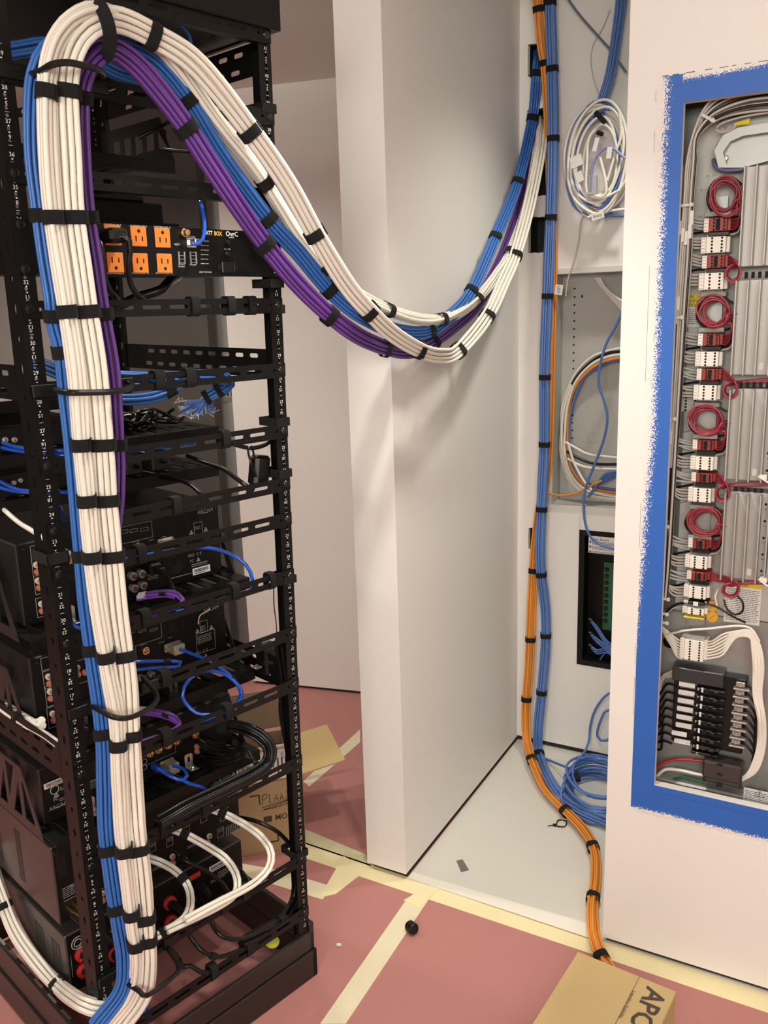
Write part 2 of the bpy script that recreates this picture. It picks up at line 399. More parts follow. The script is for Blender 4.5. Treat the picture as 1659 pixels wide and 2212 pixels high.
# base skirt, rails and top frame
b = MB()
b.box(-.022, .503, -.010, .004, -.1150, -.045, .002).box(-.018, .500, -.006, .004, -.043, .004, .002)
b.box(-.022, .503, .64, .654, -.1150, .004, .002)
for x0, x1 in ((-.022, -.008), (.489, .503)): b.box(x0, x1, -.010, .654, -.1150, -.045, .002)
for x0, x1 in ((-.018, -.006), (.487, .500)): b.box(x0, x1, -.006, .65, -.043, .025, .002)
rpart('base', b, BASEM)
bs = MB()
for k in range(9): bs.box(-.0125, -.007, .08+.06*k, .115+.06*k, .0251, .0254)
rpart('base_slots', bs, STEEL, kind='stuff')
b = MB().box(-.03, .505, -.012, .66, 1.855, 1.868, .001).box(-.03, .505, -.014, .0, 1.852, 1.905, .002).box(-.03, .505, .64, .66, 1.852, 1.905, .002)
b.box(-.03, -.018, -.01, .65, 1.852, 1.905, .002).box(.493, .505, -.01, .65, 1.852, 1.905, .002)
rpart('top_frame', b, RACKM)
bub = MB().lathe([(.016, 0), (.016, .004), (.013, .006), (.0, .0062)], 20, MX.Translation(tuple(RK(588, 2036, .03))) @ MX.Rotation(.2, 4, 'X'))
# bolts
def bolt_mesh():
    mb = MB(); RXM = MX.Rotation(math.pi/2, 4, 'X')
    mb.lathe([(.0072, 0), (.0072, .0008), (.0058, .0026), (.0025, .0032)], 14, RXM)
    mb.box(-.0024, .0024, -.0036, -.003, -.0006, .0006).box(-.0006, .0006, -.0036, -.003, -.0024, .0024)
    return mesh('bolt', mb, SCREW)
BOLT = bolt_mesh()
def slotted(x0, x1, z, h, nx, first, pitch, L, sh=.0065, y=-.0045, lip=.016):
    """slotted lacing bar with a folded lower lip"""
    ends = [(x0, z-h/2), (x1, z-h/2), (x1, z+h/2), (x0, z+h/2)]
    hs = [rrect(first+pitch*i, first+pitch*i+L, z-sh/2, z+sh/2, sh*.49, 2) for i in range(nx)]
    hs += [circ(x0+.026, z, .003, 6), circ(x1-.027, z, .003, 6)]
    mb = MB().plate(ends, hs, .0018, FXZ @ MX.Translation((0, 0, y)))
    if lip: mb.box(x0+.012, x1-.012, y, y+lip, z-h/2-.0018, z-h/2)
    return mb
def velcro_loop(cx, cy, cz, hy, hz, w, th=.0022, tail=True):
    """a hook-and-loop strap wrapped in the y-z plane about (cy, cz)"""
    mb = MB(); n = 20; vs = []; fs = []
    for i in range(n):
        a = 2*math.pi*i/n; c, s = math.cos(a), math.sin(a)
        k = (abs(c)**4+abs(s)**4)**-.25
        for o, xx in ((0, -w/2), (th, -w/2), (th, w/2), (0, w/2)):
            vs.append((cx+xx, cy+c*k*(hy+o), cz+s*k*(hz+o)))
    for i in range(n):
        j = (i+1) % n
        for q in range(4): fs.append((i*4+q, i*4+(q+1) % 4, j*4+(q+1) % 4, j*4+q))
    mb.add(vs, fs)
    if tail: mb.box(cx-w/2+.001, cx+w/2-.001, cy-hy-th*2.2, cy-hy-th, cz-hz*.7, cz+hz*1.12, .0008)
    return mb
RINGS = {1.710: [(52, 164, -.006), (85, 155, -.08), (112, 140, -.122), (145, 135, -.128), (182, 142, -.126), (214, 151, -.112), (224, 162, -.07), (214, 168, -.006)],
         1.262: [(113, 838, -.006), (124, 844, -.06), (150, 848, -.122), (200, 848, -.128), (246, 846, -.122), (276, 840, -.085), (286, 830, -.03), (270, 822, -.006)],
         .727: [(192, 1522, -.006), (208, 1530, -.06), (246, 1549, -.122), (284, 1549, -.122), (328, 1526, -.09), (338, 1500, -.05), (308, 1462, -.006)],
         .197: [(248, 2108, -.006), (300, 2140, -.09), (318, 2150, -.1), (372, 2112, -.085), (386, 2088, -.06), (360, 2045, -.006)]}
BARS = {}
BARZ = [1.844, 1.710, 1.575, 1.383, 1.262, 1.145, 1.040, .968, .850, .727, .612, .433, .197, .061]
VLP = {1.383: [(422, .012), (500, .012), (546, .012)], 1.262: [(346, .014), (413, .014)], 1.145: [(489, .012)], 1.040: [(383, .012)], .968: [(305, .012)],
       .850: [(510, .012), (312, .013), (590, .010)], .727: [(357, .013)], .612: [(360, .014), (497, .012)], .433: [(445, .014), (350, .012)], .197: [(355, .016), (484, .012), (533, .014)], .061: [(463, .012), (543, .012)]}
RY = {1.383: 655, 1.262: 825, 1.145: 950, 1.04: 1090, .968: 1180, .85: 1285, .727: 1445, .612: 1580, .433: 1740, .197: 1940, .061: 2090}
for z in BARZ:
    ring = z in (1.710, 1.262, .727, .197)
    bar = rpart('lacing_bar', slotted(-.010, WR+.010, z, .0255, 8, .035, .0515, .037), RACKM)
    BARS[z] = bar
    for bx in (0, WR):
        o = inst('bolt', BOLT, bar, MX.Translation((bx, -.0045, z)))
    if ring:
        d = MB().box(-.012, .036, -.0105, -.0050, z-.0095, z+.0095, .001).box(.124, .158, -.0105, -.0050, z-.0095, z+.0095, .001)
        d.tube(crom([RK(*q) for q in RINGS[z]], .008), .0046, 10)
        dr = rpart('cable_ring', d, BLKP, bar, label='glossy black D-shaped cable ring')
    for px, w in VLP.get(z, []):
        q = RK(px, RY[z], -.005)
        rpart('velcro_tie', velcro_loop(q.x, .004, z, .0105, .0150, w*1.35, tail=False), VEL, bar)
# straps round the right rear post
for px, py in [(591, 612), (594, 668), (585, 235), (605, 912), (617, 1022), (625, 1252), (655, 1842)]:
    q = RK(px, py, 0)
    vl = MB(); cx = WR+.001; ring = [(-.0185, -.004), (.0135, -.004), (.0135, .047), (-.0185, .047)]
    for (xa, ya), (xb, yb) in zip(ring, ring[1:]+ring[:1]):
        vl.box(min(xa, xb)+cx-.001, max(xa, xb)+cx+.001, min(ya, yb)-.001, max(ya, yb)+.001, q.z-.008, q.z+.008)
    rpart('velcro_tie', vl, VEL)
vl = MB(); q = RK(110, 1208, 0)
for x0, x1, y0, y1 in ((-.017, .020, -.004, -.002), (-.017, -.015, -.004, .05), (.018, .020, -.004, .05), (-.017, .020, .048, .05)): vl.box(x0, x1, y0, y1, q.z-.009, q.z+.009)
rpart('velcro_tie', vl, VEL)
# slotted side braces
def brace(x, z, y0=.045, y1=.57, h=.062):
    hs = [rrect(y0+.03+.047*i+o, y0+.058+.047*i+o, z+dz-.0042, z+dz+.0042, .004, 2) for i in range(int((y1-y0-.07)/.047)) for dz, o in ((.014, 0), (-.014, .012))]
    return MB().plate([(y0, z-h/2), (y1, z-h/2), (y1, z+h/2), (y0, z+h/2)], hs, .002, FYZ @ MX.Translation((0, 0, x)))
for x, z in ((-.010, .620), (-.010, 1.272), (.486, .618), (.486, 1.272), (.486, 1.815)): rpart('side_brace', brace(x, z, h=.068 if z < 1 else .055), RACKM)
# zinc clip in the slot of the base and the round spirit-level badge
rpart('level_badge', bub, mat('lime_badge', (.55, .62, .08), .3), label='round yellow-green badge')
# ---------------------------------------------------------------- rack shelves
def shelf(label, z, y0, h, cheeks=True, lip=.022, slots=True, x0=-.004, x1=.474, y1=.565):
    t = thing('rack_shelf', label, 'shelf', M=RM @ MX.Translation((x0, y0, z)), group='black steel shelves in the rack')
    T = MX.Translation((-x0, -y0, -z))
    hs = []
    if slots:
        for i in range(13):
            xx = x0+.022+i*(x1-x0-.044)/12.6
            hs.append(rrect(xx, xx+.012, y0+.018, y0+.075, .004, 1))
            hs.append(rrect(xx, xx+.012, y0+.12, y0+.23, .004, 1))
    mb = MB().plate([(x0, y0), (x1, y0), (x1, y1), (x0, y1)], hs, .0022, T @ MX.Translation((0, 0, z)))
    part('tray', mb, BLK, t)
    part('lip', MB().box(x0, x1, y0-.002, y0, z-lip, z+.0022, .0006, T).box(x0, x1, y0-.002, y0+.014, z-lip, z-lip+.0018, 0, T), BLK, t)
    if cheeks:
        for cx in (x0-.002, x1):
            yt, yb, zt = y0+.115, y0+.045, z+h
            out = [(yb, z-.012), (y1, z-.012), (y1, zt), (yt, zt)]
            hs = []
            def cell(u0, u1, dn):
                e = .010; za, zb = z+.006, zt-.009
                A, B = (u0+e*.55, za), (u1-e*.55, za); Cc, D = (u1-e*.55, zb), (u0+e*.55, zb)
                if dn: hs.append([A, (B[0]-e*1.5, B[1]), (D[0], D[1]-e*2.4)]); hs.append([(B[0], B[1]+e*2.4), Cc, (D[0]+e*1.5, D[1])])
            u = yt+.012
            hs.append([(yb+.030, z+.008), (yt+.002, z+.008), (yt+.002, zt-.03), (yt-.004, zt-.03)])
            while u+.062 < y1-.01: cell(u, u+.062, True); u += .066
            part('side_bracket', MB().plate(out, hs, .002, T @ FYZ @ MX.Translation((0, 0, cx))), BRK, t)
    return t
S1 = shelf('black slotted shelf under the uppermost receiver, below the long blue patch cord arc', .8175, .128, .125)
S2 = shelf('black slotted shelf under the second receiver, beside the coiled blue patch cord', .6085, .128, .125)
S3 = shelf('black slotted shelf carrying the preamplifier with the gold jacks', .414, .126, .118)
S5 = shelf('black vented shelf loaded with black power bricks', 1.052, .215, .05, cheeks=False)
S6 = shelf('black vented shelf under a tangle of black cords', 1.135, .205, .05, cheeks=False)
S7 = shelf('empty black shelf high in the rack with square cut-outs in its bracket', 1.668, .30, .05, cheeks=False, slots=True)
hs = [rrect(.325+.045*i, .325+.045*i+.03, 1.70, 1.735, .002, 1) for i in range(5)]
part('side_bracket', MB().plate([(.30, 1.668), (.58, 1.668), (.58, 1.76), (.345, 1.76)], hs, .002, MX.Translation((.004, -.30, -1.668)) @ FYZ @ MX.Translation((0, 0, .474))), RACKM, S7)
S8 = shelf('black shelf just above the outlet strip, holding a small black box', 1.535, .19, .05, cheeks=False, x1=.40)
# zinc angle clips on the shelf lips
def clip_mesh():
    mb = MB()
    mb.plate([(-.010, 0), (.010, 0), (.010, .026), (.006, .030), (-.006, .030), (-.010, .026)], [rrect(-.0028, .0028, .010, .024, .0027, 2)], .0016, FXZ)
    mb.box(-.010, .010, -.022, 0, 0, .0016, .0004).lathe([(.005, .0016), (.005, .004), (.003, .0055)], 8, MX.Translation((0, -.012, 0)))
    return mesh('angle_clip', mb, STEEL)
CLIP = clip_mesh()
for s, px, py, yy in ((S1, 153, 1342, .165), (S2, 181, 1574, .165), (S2, 376, 1500, .165), (S3, 197, 1752, .165), (S3, 409, 1656, .165)):
    q = RK(px, py, yy); inst('angle_clip', CLIP, s, MW[s.name].inverted() @ RM @ MX.Translation((q.x, q.y, q.z)), label='bright zinc angle clip')
# ================================================================ the gear in the rack (authored in the rack frame)
RXM = MX.Rotation(math.pi/2, 4, 'X')
def kthing(name, label, cat, base, group=None): return thing(name, label, cat, M=RM @ MX.Translation(base), group=group)
def kpart(name, mb, ms, parent, label=None, kind=None, sharp=.6):
    o = link(name, mesh(name, mb, ms, MW[parent.name].inverted() @ RM, sharp), parent)
    if label: o['label'] = label
    if kind: o['kind'] = kind
    return o
def kinst(name, me, parent, p, label=None, rot=None):
    M = RM @ MX.Translation(tuple(p))
    if rot is not None: M = M @ rot
    return inst(name, me, parent, MW[parent.name].inverted() @ M, label)
def jack_mesh(ring, core=NICK, r=.0062):
    mb = MB(); mb.k = 0; mb.lathe([(r, 0), (r, .004), (r*.75, .0045)], 12, RXM)
    mb.k = 1; mb.lathe([(r*.66, .004), (r*.62, .0085), (r*.40, .0088)], 12, RXM)
    mb.k = 2; mb.lathe([(r*.36, .0086), (.0001, .009)], 8, RXM)
    return mesh('jack', mb, [ring, core, HOLE])
IVORY = mat('ivory_plastic', (.66, .62, .48), .4); SALM = mat('salmon_plastic', (.62, .13, .07), .4)
JW, JR = jack_mesh(IVORY), jack_mesh(SALM)
JG = jack_mesh(GOLD, GOLD, .0085)
def post_bind():
    mb = MB(); mb.k = 0
    mb.lathe([(.0065, 0), (.0085, .004), (.0085, .016), (.0075, .017)], 12, RXM); mb.k = 1; mb.lathe([(.0042, .016), (.0042, .022), (.003, .0225)], 8, RXM)
    return mesh('binding_post', mb, [mat('clear_grey', (.20, .19, .18), .2), mat('maroon_core', (.08, .03, .02), .4)])
JB = post_bind()
def frame2(mb, a, b, w=.0007, y=None):
    x0, x1 = sorted((a[0], b[0])); z0, z1 = sorted((a[2], b[2])); y = a[1] if y is None else y
    for p in ((x0, x1, z0, z0+w), (x0, x1, z1-w, z1), (x0, x0+w, z0, z1), (x1-w, x1, z0, z1)): mb.box(p[0], p[1], y-.0004, y, p[2], p[3])
YD = .1975                                               # the rear faces of the gear stand on this plane
def T2(px, py, y=None): q = RK(px, py, (YD if y is None else y)-.0006); return MX.Translation(tuple(q)) @ TXX
def lines(mb, px, py, w, n, dz=.0042, y=None, h=.0011):
    """n short rows of fine print as thin raised bars"""
    q = RK(px, py, YD if y is None else y)
    for i in range(n):
        x = 0
        while x < w:
            l = min(R.uniform(.003, .010), w-x); mb.box(q.x+x, q.x+x+l, q.y-.0005, q.y, q.z-i*dz, q.z-i*dz+h); x += l+.0014
def tri(mb, px, py, s, y=None):
    q = RK(px, py, (YD if y is None else y)); a = [(-s, -s*.8), (s, -s*.8), (0, s)]
    mb.add([(q.x+x, q.y-.0006, q.z+z) for x, z in a]+[(q.x+x*.45, q.y-.0006, q.z+z*.45-.0002) for x, z in a], [(0, 1, 4, 3), (1, 2, 5, 4), (2, 0, 3, 5)])
    mb.box(q.x-s*.1, q.x+s*.1, q.y-.0008, q.y-.0004, q.z-s*.3, q.z+s*.25)
def chassis(name, label, cat, z0, z1, x0=.018, x1=.457, y1=.54, side=CHAS, back=BLK, group=None, top=None):
    t = kthing(name, label, cat, (x0, YD, z0), group)
    kpart('chassis', MB().box(x0, x1, YD+.002, y1, z0, z1, .0025), side, t)
    kpart('rear_panel', MB().box(x0+.003, x1-.003, YD, YD+.002, z0+.003, z1-.003, .0004), back, t)
    return t
def vents(mb, px, py, nx, nz, dx=.013, dz=.0052, w=.0095, h=.0022):
    q = RK(px, py, YD)
    for i in range(nx):
        for j in range(nz): mb.box(q.x+i*dx, q.x+i*dx+w, YD-.0003, YD, q.z-j*dz, q.z-j*dz+h)
def screws(t, x0, x1, z0, z1):
    mb = MB().lathe([(.0032, 0), (.0028, .0012), (.001, .0015)], 8, RXM); me = mesh('screw', mb, SCREW)
    for x in (x0, x1):
        for z in (z0, z1): kinst('screw', me, t, (x, YD, z))
def fan(t, px, py):
    q = RK(px, py, YD); mb = MB()
    for r in (.0235, .019, .0145, .010):
        mb.tube([(q.x+r*math.cos(a*math.pi/12), YD-.0004, q.z+r*math.sin(a*math.pi/12)) for a in range(24)], .0011, 5, closed=True)
    kpart('fan_grille', mb, HOLE, t, kind='stuff')
def dsub(t, px, py, y, w=.032, h=.012, boot=None, ln=.022):
    q = RK(px, py, y); mb = MB().box(q.x-w/2, q.x+w/2, q.y-.004, q.y+.002, q.z-h/2, q.z+h/2, .002).box(q.x-w*.36, q.x+w*.36, q.y-ln, q.y-.004, q.z-h*.62, q.z+h*.62, .003)
    mb.cyl((q.x-w*.43, q.y-.010, q.z), (q.x-w*.43, q.y-.003, q.z), .0028, 8).cyl((q.x+w*.43, q.y-.010, q.z), (q.x+w*.43, q.y-.003, q.z), .0028, 8)
    return kpart('serial_plug', mb, mat('beige_metal', (.50, .46, .34), .38, metal=.4), t, label='beige nine-pin serial connector')
def sticker(t, px, py, w, h, y=None, bars=True, m=LABEL):
    q = RK(px, py, YD if y is None else y); s = kpart('label_sticker', MB().box(q.x-w/2, q.x+w/2, q.y-.0006, q.y, q.z-h/2, q.z+h/2), m, t)
    if bars:
        b = MB(); x = q.x-w*.42
        while x < q.x+w*.40:
            k = R.choice((.0005, .0008, .0014)); b.box(x, x+k, q.y-.0009, q.y-.0006, q.z-h*.12, q.z+h*.34); x += k+R.choice((.0006, .001))
        b.box(q.x-w*.4, q.x+w*.2, q.y-.0009, q.y-.0006, q.z-h*.34, q.z-h*.24); kpart('barcode', b, INK, s)
    return s
def jacks(t, rows):
    for me, px, py in rows: kinst('jack', me, t, RK(px, py, YD), label={'JW': None}.get(me.name))
# ---- two identical receivers
def receiver(label, z0, z1, dy, first):
    t = chassis('receiver', label, 'receiver', z0, z1, group='matching black receivers')
    p = MB(); dv = MB()
    f = lambda x, y: (x, y+dy)
    if first:
        p.text('ARCAM', .0115, T2(443.5, 1104)); lines(p, 435, 1110, .017, 1)
        tri(p, 413, 1150, .0055); tri(p, 444, 1143, .0055); frame2(p, RK(418, 1130, YD), RK(438, 1152, YD)); lines(p, 420, 1140, .014, 2)
        p.text('EAC  C E', .0085, T2(421, 1198)); p.text('FC', .0085, T2(415, 1212)); tri(p, 428, 1208, .0050); lines(p, 414, 1221, .040, 2)
        p.text('ENERGY VERIFIED', .0036, T2(432, 1216))
        lines(p, 370, 1250, .05, 1); lines(p, 318, 1240, .024, 4)
        for px in (268, 289, 312): frame2(p, RK(px-8, 1154-(px-268)*.12, YD), RK(px+8, 1143-(px-268)*.12, YD))
        frame2(p, RK(256, 1140, YD), RK(330, 1160, YD)); lines(p, 285, 1172, .016, 1); lines(p, 322, 1168, .012, 1); lines(p, 349, 1161, .010, 1)
        vents(dv, 345, 1120, 4, 5, .030); jl = [(JW, 78, 1219.6), (JR, 80, 1235), (JW, 82, 1254), (JR, 84, 1269), (JW, 89, 1304), (JR, 90.5, 1319), (JW, 141.5, 1206), (JR, 156, 1216), (JW, 157, 1207)]
        for a, b in (((64, 1180), (90, 1201)), ((67, 1206), (93, 1241)), ((72, 1245), (95, 1281)), ((76, 1293), (100, 1330))): frame2(p, RK(*a, YD), RK(*b, YD), .0009)
        fan(t, 376, 1215); sticker(t, 435, 1231, .044, .0145)
        kinst('jack', JG, t, RK(296, 1180, YD), 'gold threaded antenna jack'); dsub(t, 357, 1168, YD, .036, .012, ln=.010)
        for px, py in ((280, 1242), (299, 1237), (283, 1268), (302, 1262)): kinst('binding_post', JB, t, RK(px, py, YD))
        q = RK(322, 1223, YD); kpart('power_plug', MB().box(q.x-.014, q.x+.014, q.y-.028, q.y, q.z-.011, q.z+.011, .004).box(q.x-.006, q.x+.010, q.y-.048, q.y-.028, q.z-.008, q.z+.006, .003), BLKP, t)
        screws(t, .030, .447, z0+.012, z1-.010)
    else:
        p.text('ARCAM', .0115, T2(456, 1315)); lines(p, 447, 1321, .017, 1)
        tri(p, 426, 1363, .0055); tri(p, 456, 1355, .0055); frame2(p, RK(431, 1343, YD), RK(449, 1362, YD)); lines(p, 433, 1355, .012, 3)
        frame2(p, RK(423, 1371, YD), RK(466, 1400, YD)); lines(p, 426, 1377, .036, 5, .0038)
        p.text('EAC  C E', .0085, T2(435, 1408)); tri(p, 444, 1415, .0045)
        for px in (283, 307, 332): frame2(p, RK(px-8, 1371-(px-283)*.12, YD), RK(px+8, 1361-(px-283)*.12, YD))
        frame2(p, RK(270, 1356, YD), RK(350, 1377, YD)); lines(p, 303, 1395, .014, 1); lines(p, 343, 1390, .012, 1); lines(p, 363, 1379, .010, 1)
        vents(dv, 365, 1345, 4, 5, .028)
        jl = [(JW, 104, 1461), (JR, 106, 1476), (JW, 107.5, 1493), (JR, 109, 1508), (JW, 113, 1541), (JR, 115, 1555), (JW, 165, 1442), (JR, 167, 1456), (JR, 182, 1452), (JW, 195, 1433), (JR, 196, 1447)]
        for a, b in (((87, 1423), (112, 1446)), ((91, 1449), (116, 1483)), ((96, 1484), (120, 1522)), ((100, 1530), (126, 1567)), ((158, 1430), (204, 1466))): frame2(p, RK(*a, YD), RK(*b, YD), .0009)
        kinst('jack', JG, t, RK(314, 1405, YD), 'gold threaded antenna jack'); dsub(t, 372, 1396, YD, .038, .018, ln=.03)
        sticker(t, 445, 1443, .040, .006, bars=False)
        for px, py in ((300, 1462), (322, 1455)): kinst('binding_post', JB, t, RK(px, py, YD))
        screws(t, .030, .447, z0+.012, z1-.010)
    jacks(t, jl); kpart('panel_print', p, DWHT, t, kind='stuff'); kpart('vent_slots', dv, HOLE, t, kind='stuff')
    return t
receiver('black receiver with a barcode sticker on the upper slotted shelf', .8205, .976, 0, True)
receiver('black receiver behind the coiled blue patch cord, second of the two from the top', .6115, .758, 0, False)
# ---- preamplifier with the gold jacks
t = chassis('preamplifier', 'black preamplifier with a row of gold jacks and a rounded side', 'preamplifier', .4170, .535, x0=.010)
p = MB(); p.text('ARCAM', .0115, T2(127, 1741), 'CENTER'); p.text('FC', .009, T2(121, 1727)); tri(p, 121, 1717, .006); p.text('EAC', .010, T2(140, 1701))
lines(p, 120, 1746, .02, 1); lines(p, 128, 1727, .014, 2)
tri(p, 186, 1690, .005); lines(p, 184, 1697, .04, 4, .004); frame2(p, RK(193, 1690, YD), RK(212, 1680, YD))
q = RK(118, 1706, YD); p.tube([(q.x+.0085*math.cos(a*.4189), q.y-.0004, q.z+.0085*math.sin(a*.4189)) for a in range(15)], .0010, 5, closed=True)
for px, py in ((312, 1645), (312, 1657)):
    q = RK(px, py, YD); p.tube([(q.x+.0058*math.cos(a*.4189), q.y-.0004, q.z+.0058*math.sin(a*.4189)) for a in range(15)], .0008, 5, closed=True)
frame2(p, RK(270, 1652, YD), RK(380, 1625, YD)); kpart('panel_print', p, DWHT, t, kind='stuff')
sticker(t, 123, 1689, .052, .0115, m=mat('pinkish_label', (.60, .52, .48), .5))
for px, py in ((322.7, 1627.7), (341, 1619), (362.5, 1609.5), (381.5, 1601), (421, 1587.5)): kinst('jack', JG, t, RK(px, py, YD), 'gold jack')
for px, py in ((424, 1612), (424, 1622)): kinst('jack', JR, t, RK(px, py, YD))
dsub(t, 360, 1650, YD, .034, .020, ln=.034)
q = RK(331, 1653, YD); kpart('network_plug', MB().box(q.x-.007, q.x+.007, q.y-.026, q.y, q.z-.006, q.z+.006, .002), CPATCH, t, label='blue network plug')
q = RK(291, 1661, YD); kpart('red_button', MB().box(q.x-.006, q.x+.006, q.y-.002, q.y, q.z-.005, q.z+.005, .001), REDP, t)
mp = MB()
for i in range(4):
    q = RK(432+i*7, 1601+i*2, YD); mp.box(q.x-.008, q.x+.008, q.y-.030, q.y, q.z-.012, q.z+.012, .003)
kpart('multipin_plug', mp, BLKP, t, label='black multi-pin audio plugs', kind='stuff')
# ---- two amplifiers
t = chassis('amplifier', 'brown-sided amplifier with rows of red and white jacks below the preamplifier', 'amplifier', .190, .365, side=AMPS, x0=.016, x1=.462)
p = MB(); lines(p, 178, 1868, .012, 3); lines(p, 185, 1880, .02, 3)
p.text('AudioControl', .0105, T2(150, 1916), 'LEFT'); lines(p, 134, 1922, .03, 6, .0042); lines(p, 139, 1948, .03, 1)
frame2(p, RK(210, 1925, YD), RK(244, 1912, YD)); tri(p, 475, 1686, .0055); tri(p, 504, 1671, .0055); frame2(p, RK(482, 1685, YD), RK(498, 1673, YD)); frame2(p, RK(473, 1690, YD), RK(512, 1712, YD)); lines(p, 474, 1694, .035, 4)
for px, py in ((325, 1827), (362, 1815), (398, 1785), (435, 1763), (472, 1795), (478, 1760)):
    lines(p, px, py, .014, 2); frame2(p, RK(px-3, py-3, YD), RK(px+12, py+9, YD))
p.text('1 2 3 4', .008, T2(484, 1748)); lines(p, 330, 1878, .02, 2); lines(p, 405, 1830, .022, 2)
for k in range(7): q = RK(488+4*k, 1790-2*k, YD); p.box(q.x, q.x+.0012, q.y-.0005, q.y, q.z-.018, q.z+.004)
kpart('panel_print', p, DWHT, t, kind='stuff')
jacks(t, [(JW, 220, 1929), (JW, 233, 1922.5), (JR, 220.6, 1944), (JR, 233, 1937), (JW, 371, 1849), (JR, 372, 1862), (JW, 451, 1805), (JR, 447, 1818), (JW, 312, 1880), (JR, 313, 1892)])
for px, py in ((386, 1845), (154, 1966), (167, 1958)):
    q = RK(px, py, YD); kpart('gold_plug', MB().lathe([(.0068, 0), (.0074, .003), (.0066, .012), (.0066, .02), (.0048, .028)], 12, MX.Translation(tuple(q)) @ RXM), GOLD, t, label='gold audio plug')
q = RK(463, 1700, YD); kpart('terminal_plug', MB().box(q.x-.012, q.x+.012, q.y-.008, q.y, q.z-.012, q.z+.012, .001), GPCB, t, label='green screw-terminal plug')
q = RK(133, 1870, YD); kpart('badge_window', MB().box(q.x-.010, q.x+.010, q.y-.001, q.y, q.z-.026, q.z+.026, .0004), BLKP, t)
def side_slots(t, x, y0, z0, n, rows, dy=.0062, h=.0022, w=.0115):
    mb = MB()
    for r in range(rows):
        for k in range(n): mb.box(x-.0004, x, y0+r*.0145, y0+r*.0145+w, z0+k*dy, z0+k*dy+h)
    kpart('vent_slots', mb, HOLE, t, kind='stuff')
side_slots(t, .016, .345, .215, 20, 2)
side_slots(t, .016, .45, .215, 18, 2)
t = chassis('amplifier', 'bottom amplifier with red power sockets beside the white wire loops', 'amplifier', .022, .160, side=AMPS, x0=.022, x1=.462)
p = MB(); q = RK(168, 2036, YD)
for r in (.0135, .008): p.tube([(q.x+r*math.cos(a*.3142), q.y-.0005, q.z+r*math.sin(a*.3142)) for a in range(20)], .0013, 5, closed=True)
lines(p, 470, 1886, .03, 4); lines(p, 455, 1905, .04, 2); frame2(p, RK(152, 2065, YD), RK(158, 2110, YD)); kpart('panel_print', p, DWHT, t, kind='stuff')
side_slots(t, .022, .225, .055, 12, 3); side_slots(t, .022, .30, .055, 12, 3)
def power_socket():
    mb = MB(); mb.k = 0; mb.lathe([(.0155, 0), (.0155, .006), (.013, .0075)], 20, RXM)
    for a in range(6): mb.box(.008, .0155, -.0085, -.006, -.002, .002, .0005, MX.Rotation(a*math.pi/3, 4, 'Y'))
    mb.k = 1; mb.lathe([(.0105, .0074), (.0001, .0078)], 14, RXM); return mesh('power_socket', mb, [REDP, HOLE])
PS = power_socket()
for px, py in ((246, 2020), (248, 2059), (176, 2059), (180, 2094), (365, 1949), (367.5, 1990), (425, 1956), (404, 1970)): kinst('power_socket', PS, t, RK(px, py, YD), 'red round power socket')
for px, py in ((372, 1955), (429, 1950), (428, 1915), (250, 2060)):
    q = RK(px, py, YD-.01); kpart('black_plug', MB().lathe([(.011, 0), (.012, .01), (.010, .03), (.006, .045)], 12, MX.Translation(tuple(q)) @ RXM), BLKP, t)
sticker(t, 420, 1893, .031, .0125, bars=False, m=mat('red_label', (.50, .05, .02), .5)); sticker(t, 474, 1868, .056, .016, bars=True)
# ---- outlet strip bolted to the rear posts
YW = -.004
t = kthing('power_conditioner', 'black power conditioner panel with six orange outlets near the rack top', 'power conditioner', (0, YW, 1.434))
kpart('body', MB().box(.024, .455, .0, .22, 1.438, 1.508, .001), BLK, t)
kpart('face_plate', MB().plate([(-.012, 1.4335), (.490, 1.4335), (.490, 1.5125), (-.012, 1.5125)], [circ(.45+.012*i, 1.445, .0016, 5) for i in range(3)]+[circ(.462, 1.476, .0016, 5)], .002, FXZ @ MX.Translation((0, 0, YW))), BLK, t)
for x in (0, WR):
    for z in (1.441, 1.504): kinst('bolt', BOLT, t, (x, YW, z))
def outlet(flip):
    mb = MB(); mb.k = 0; s = -1 if flip else 1
    mb.box(-.0145, .0145, -.002, 0, -.0155, .0155, .001); mb.k = 1
    mb.box(-.0068, -.0048, -.0024, -.002, s*-.001-.004, s*-.001+.0045).box(.0048, .0068, -.0024, -.002, s*-.001-.0035, s*-.001+.0035)
    mb.v[-16:] = [(x, y, z+s*.0045) for x, y, z in mb.v[-16:]]
    mb.lathe([(.0028, .002), (.0028, .0024)], 8, MX.Translation((0, 0, -s*.0085)) @ RXM); return mesh('outlet', mb, [ORNG, HOLE])
OU, OD = outlet(True), outlet(False)
p = MB()
for px, py, me, lb, ly in ((243, 508, OU, '7', 486), (299, 511, OU, '9', 489), (350.5, 514, OU, '11', 491), (248.5, 567, OD, '8', 590), (302.5, 568.5, OD, '10', 590), (355, 569, OD, '12', 590)):
    kinst('outlet', me, t, RK(px, py, YW), 'orange outlet')
    p.text('CONTROLLED '+lb, .0042, T2(px, ly, YW))
p.text('WATT', .0098, T2(448, 503.5, YW), sx=.74, bold=.03)
p.text('OvrC', .0115, T2(501, 506, YW), bold=.015); p.text('enabled', .0035, T2(500, 513, YW)); p.text('RESET', .0042, T2(383, 528, YW)); p.text('NETWORK', .0036, T2(412, 511, YW))
p.text('REMOTE', .0034, T2(392, 571, YW)); p.text('TRIGGER', .0034, T2(392, 576, YW)); p.text('UPS LINK', .0034, T2(417, 572, YW)); p.text('POWER', .0038, T2(491, 539, YW)); p.text('SAFE VOLTAGE', .0038, T2(444, 588, YW))
for i in range(6): lines(p, 434, 521+i*9.8, .016, 1, y=YW, h=.0009)
kpart('panel_print', p, WHT, t, kind='stuff')
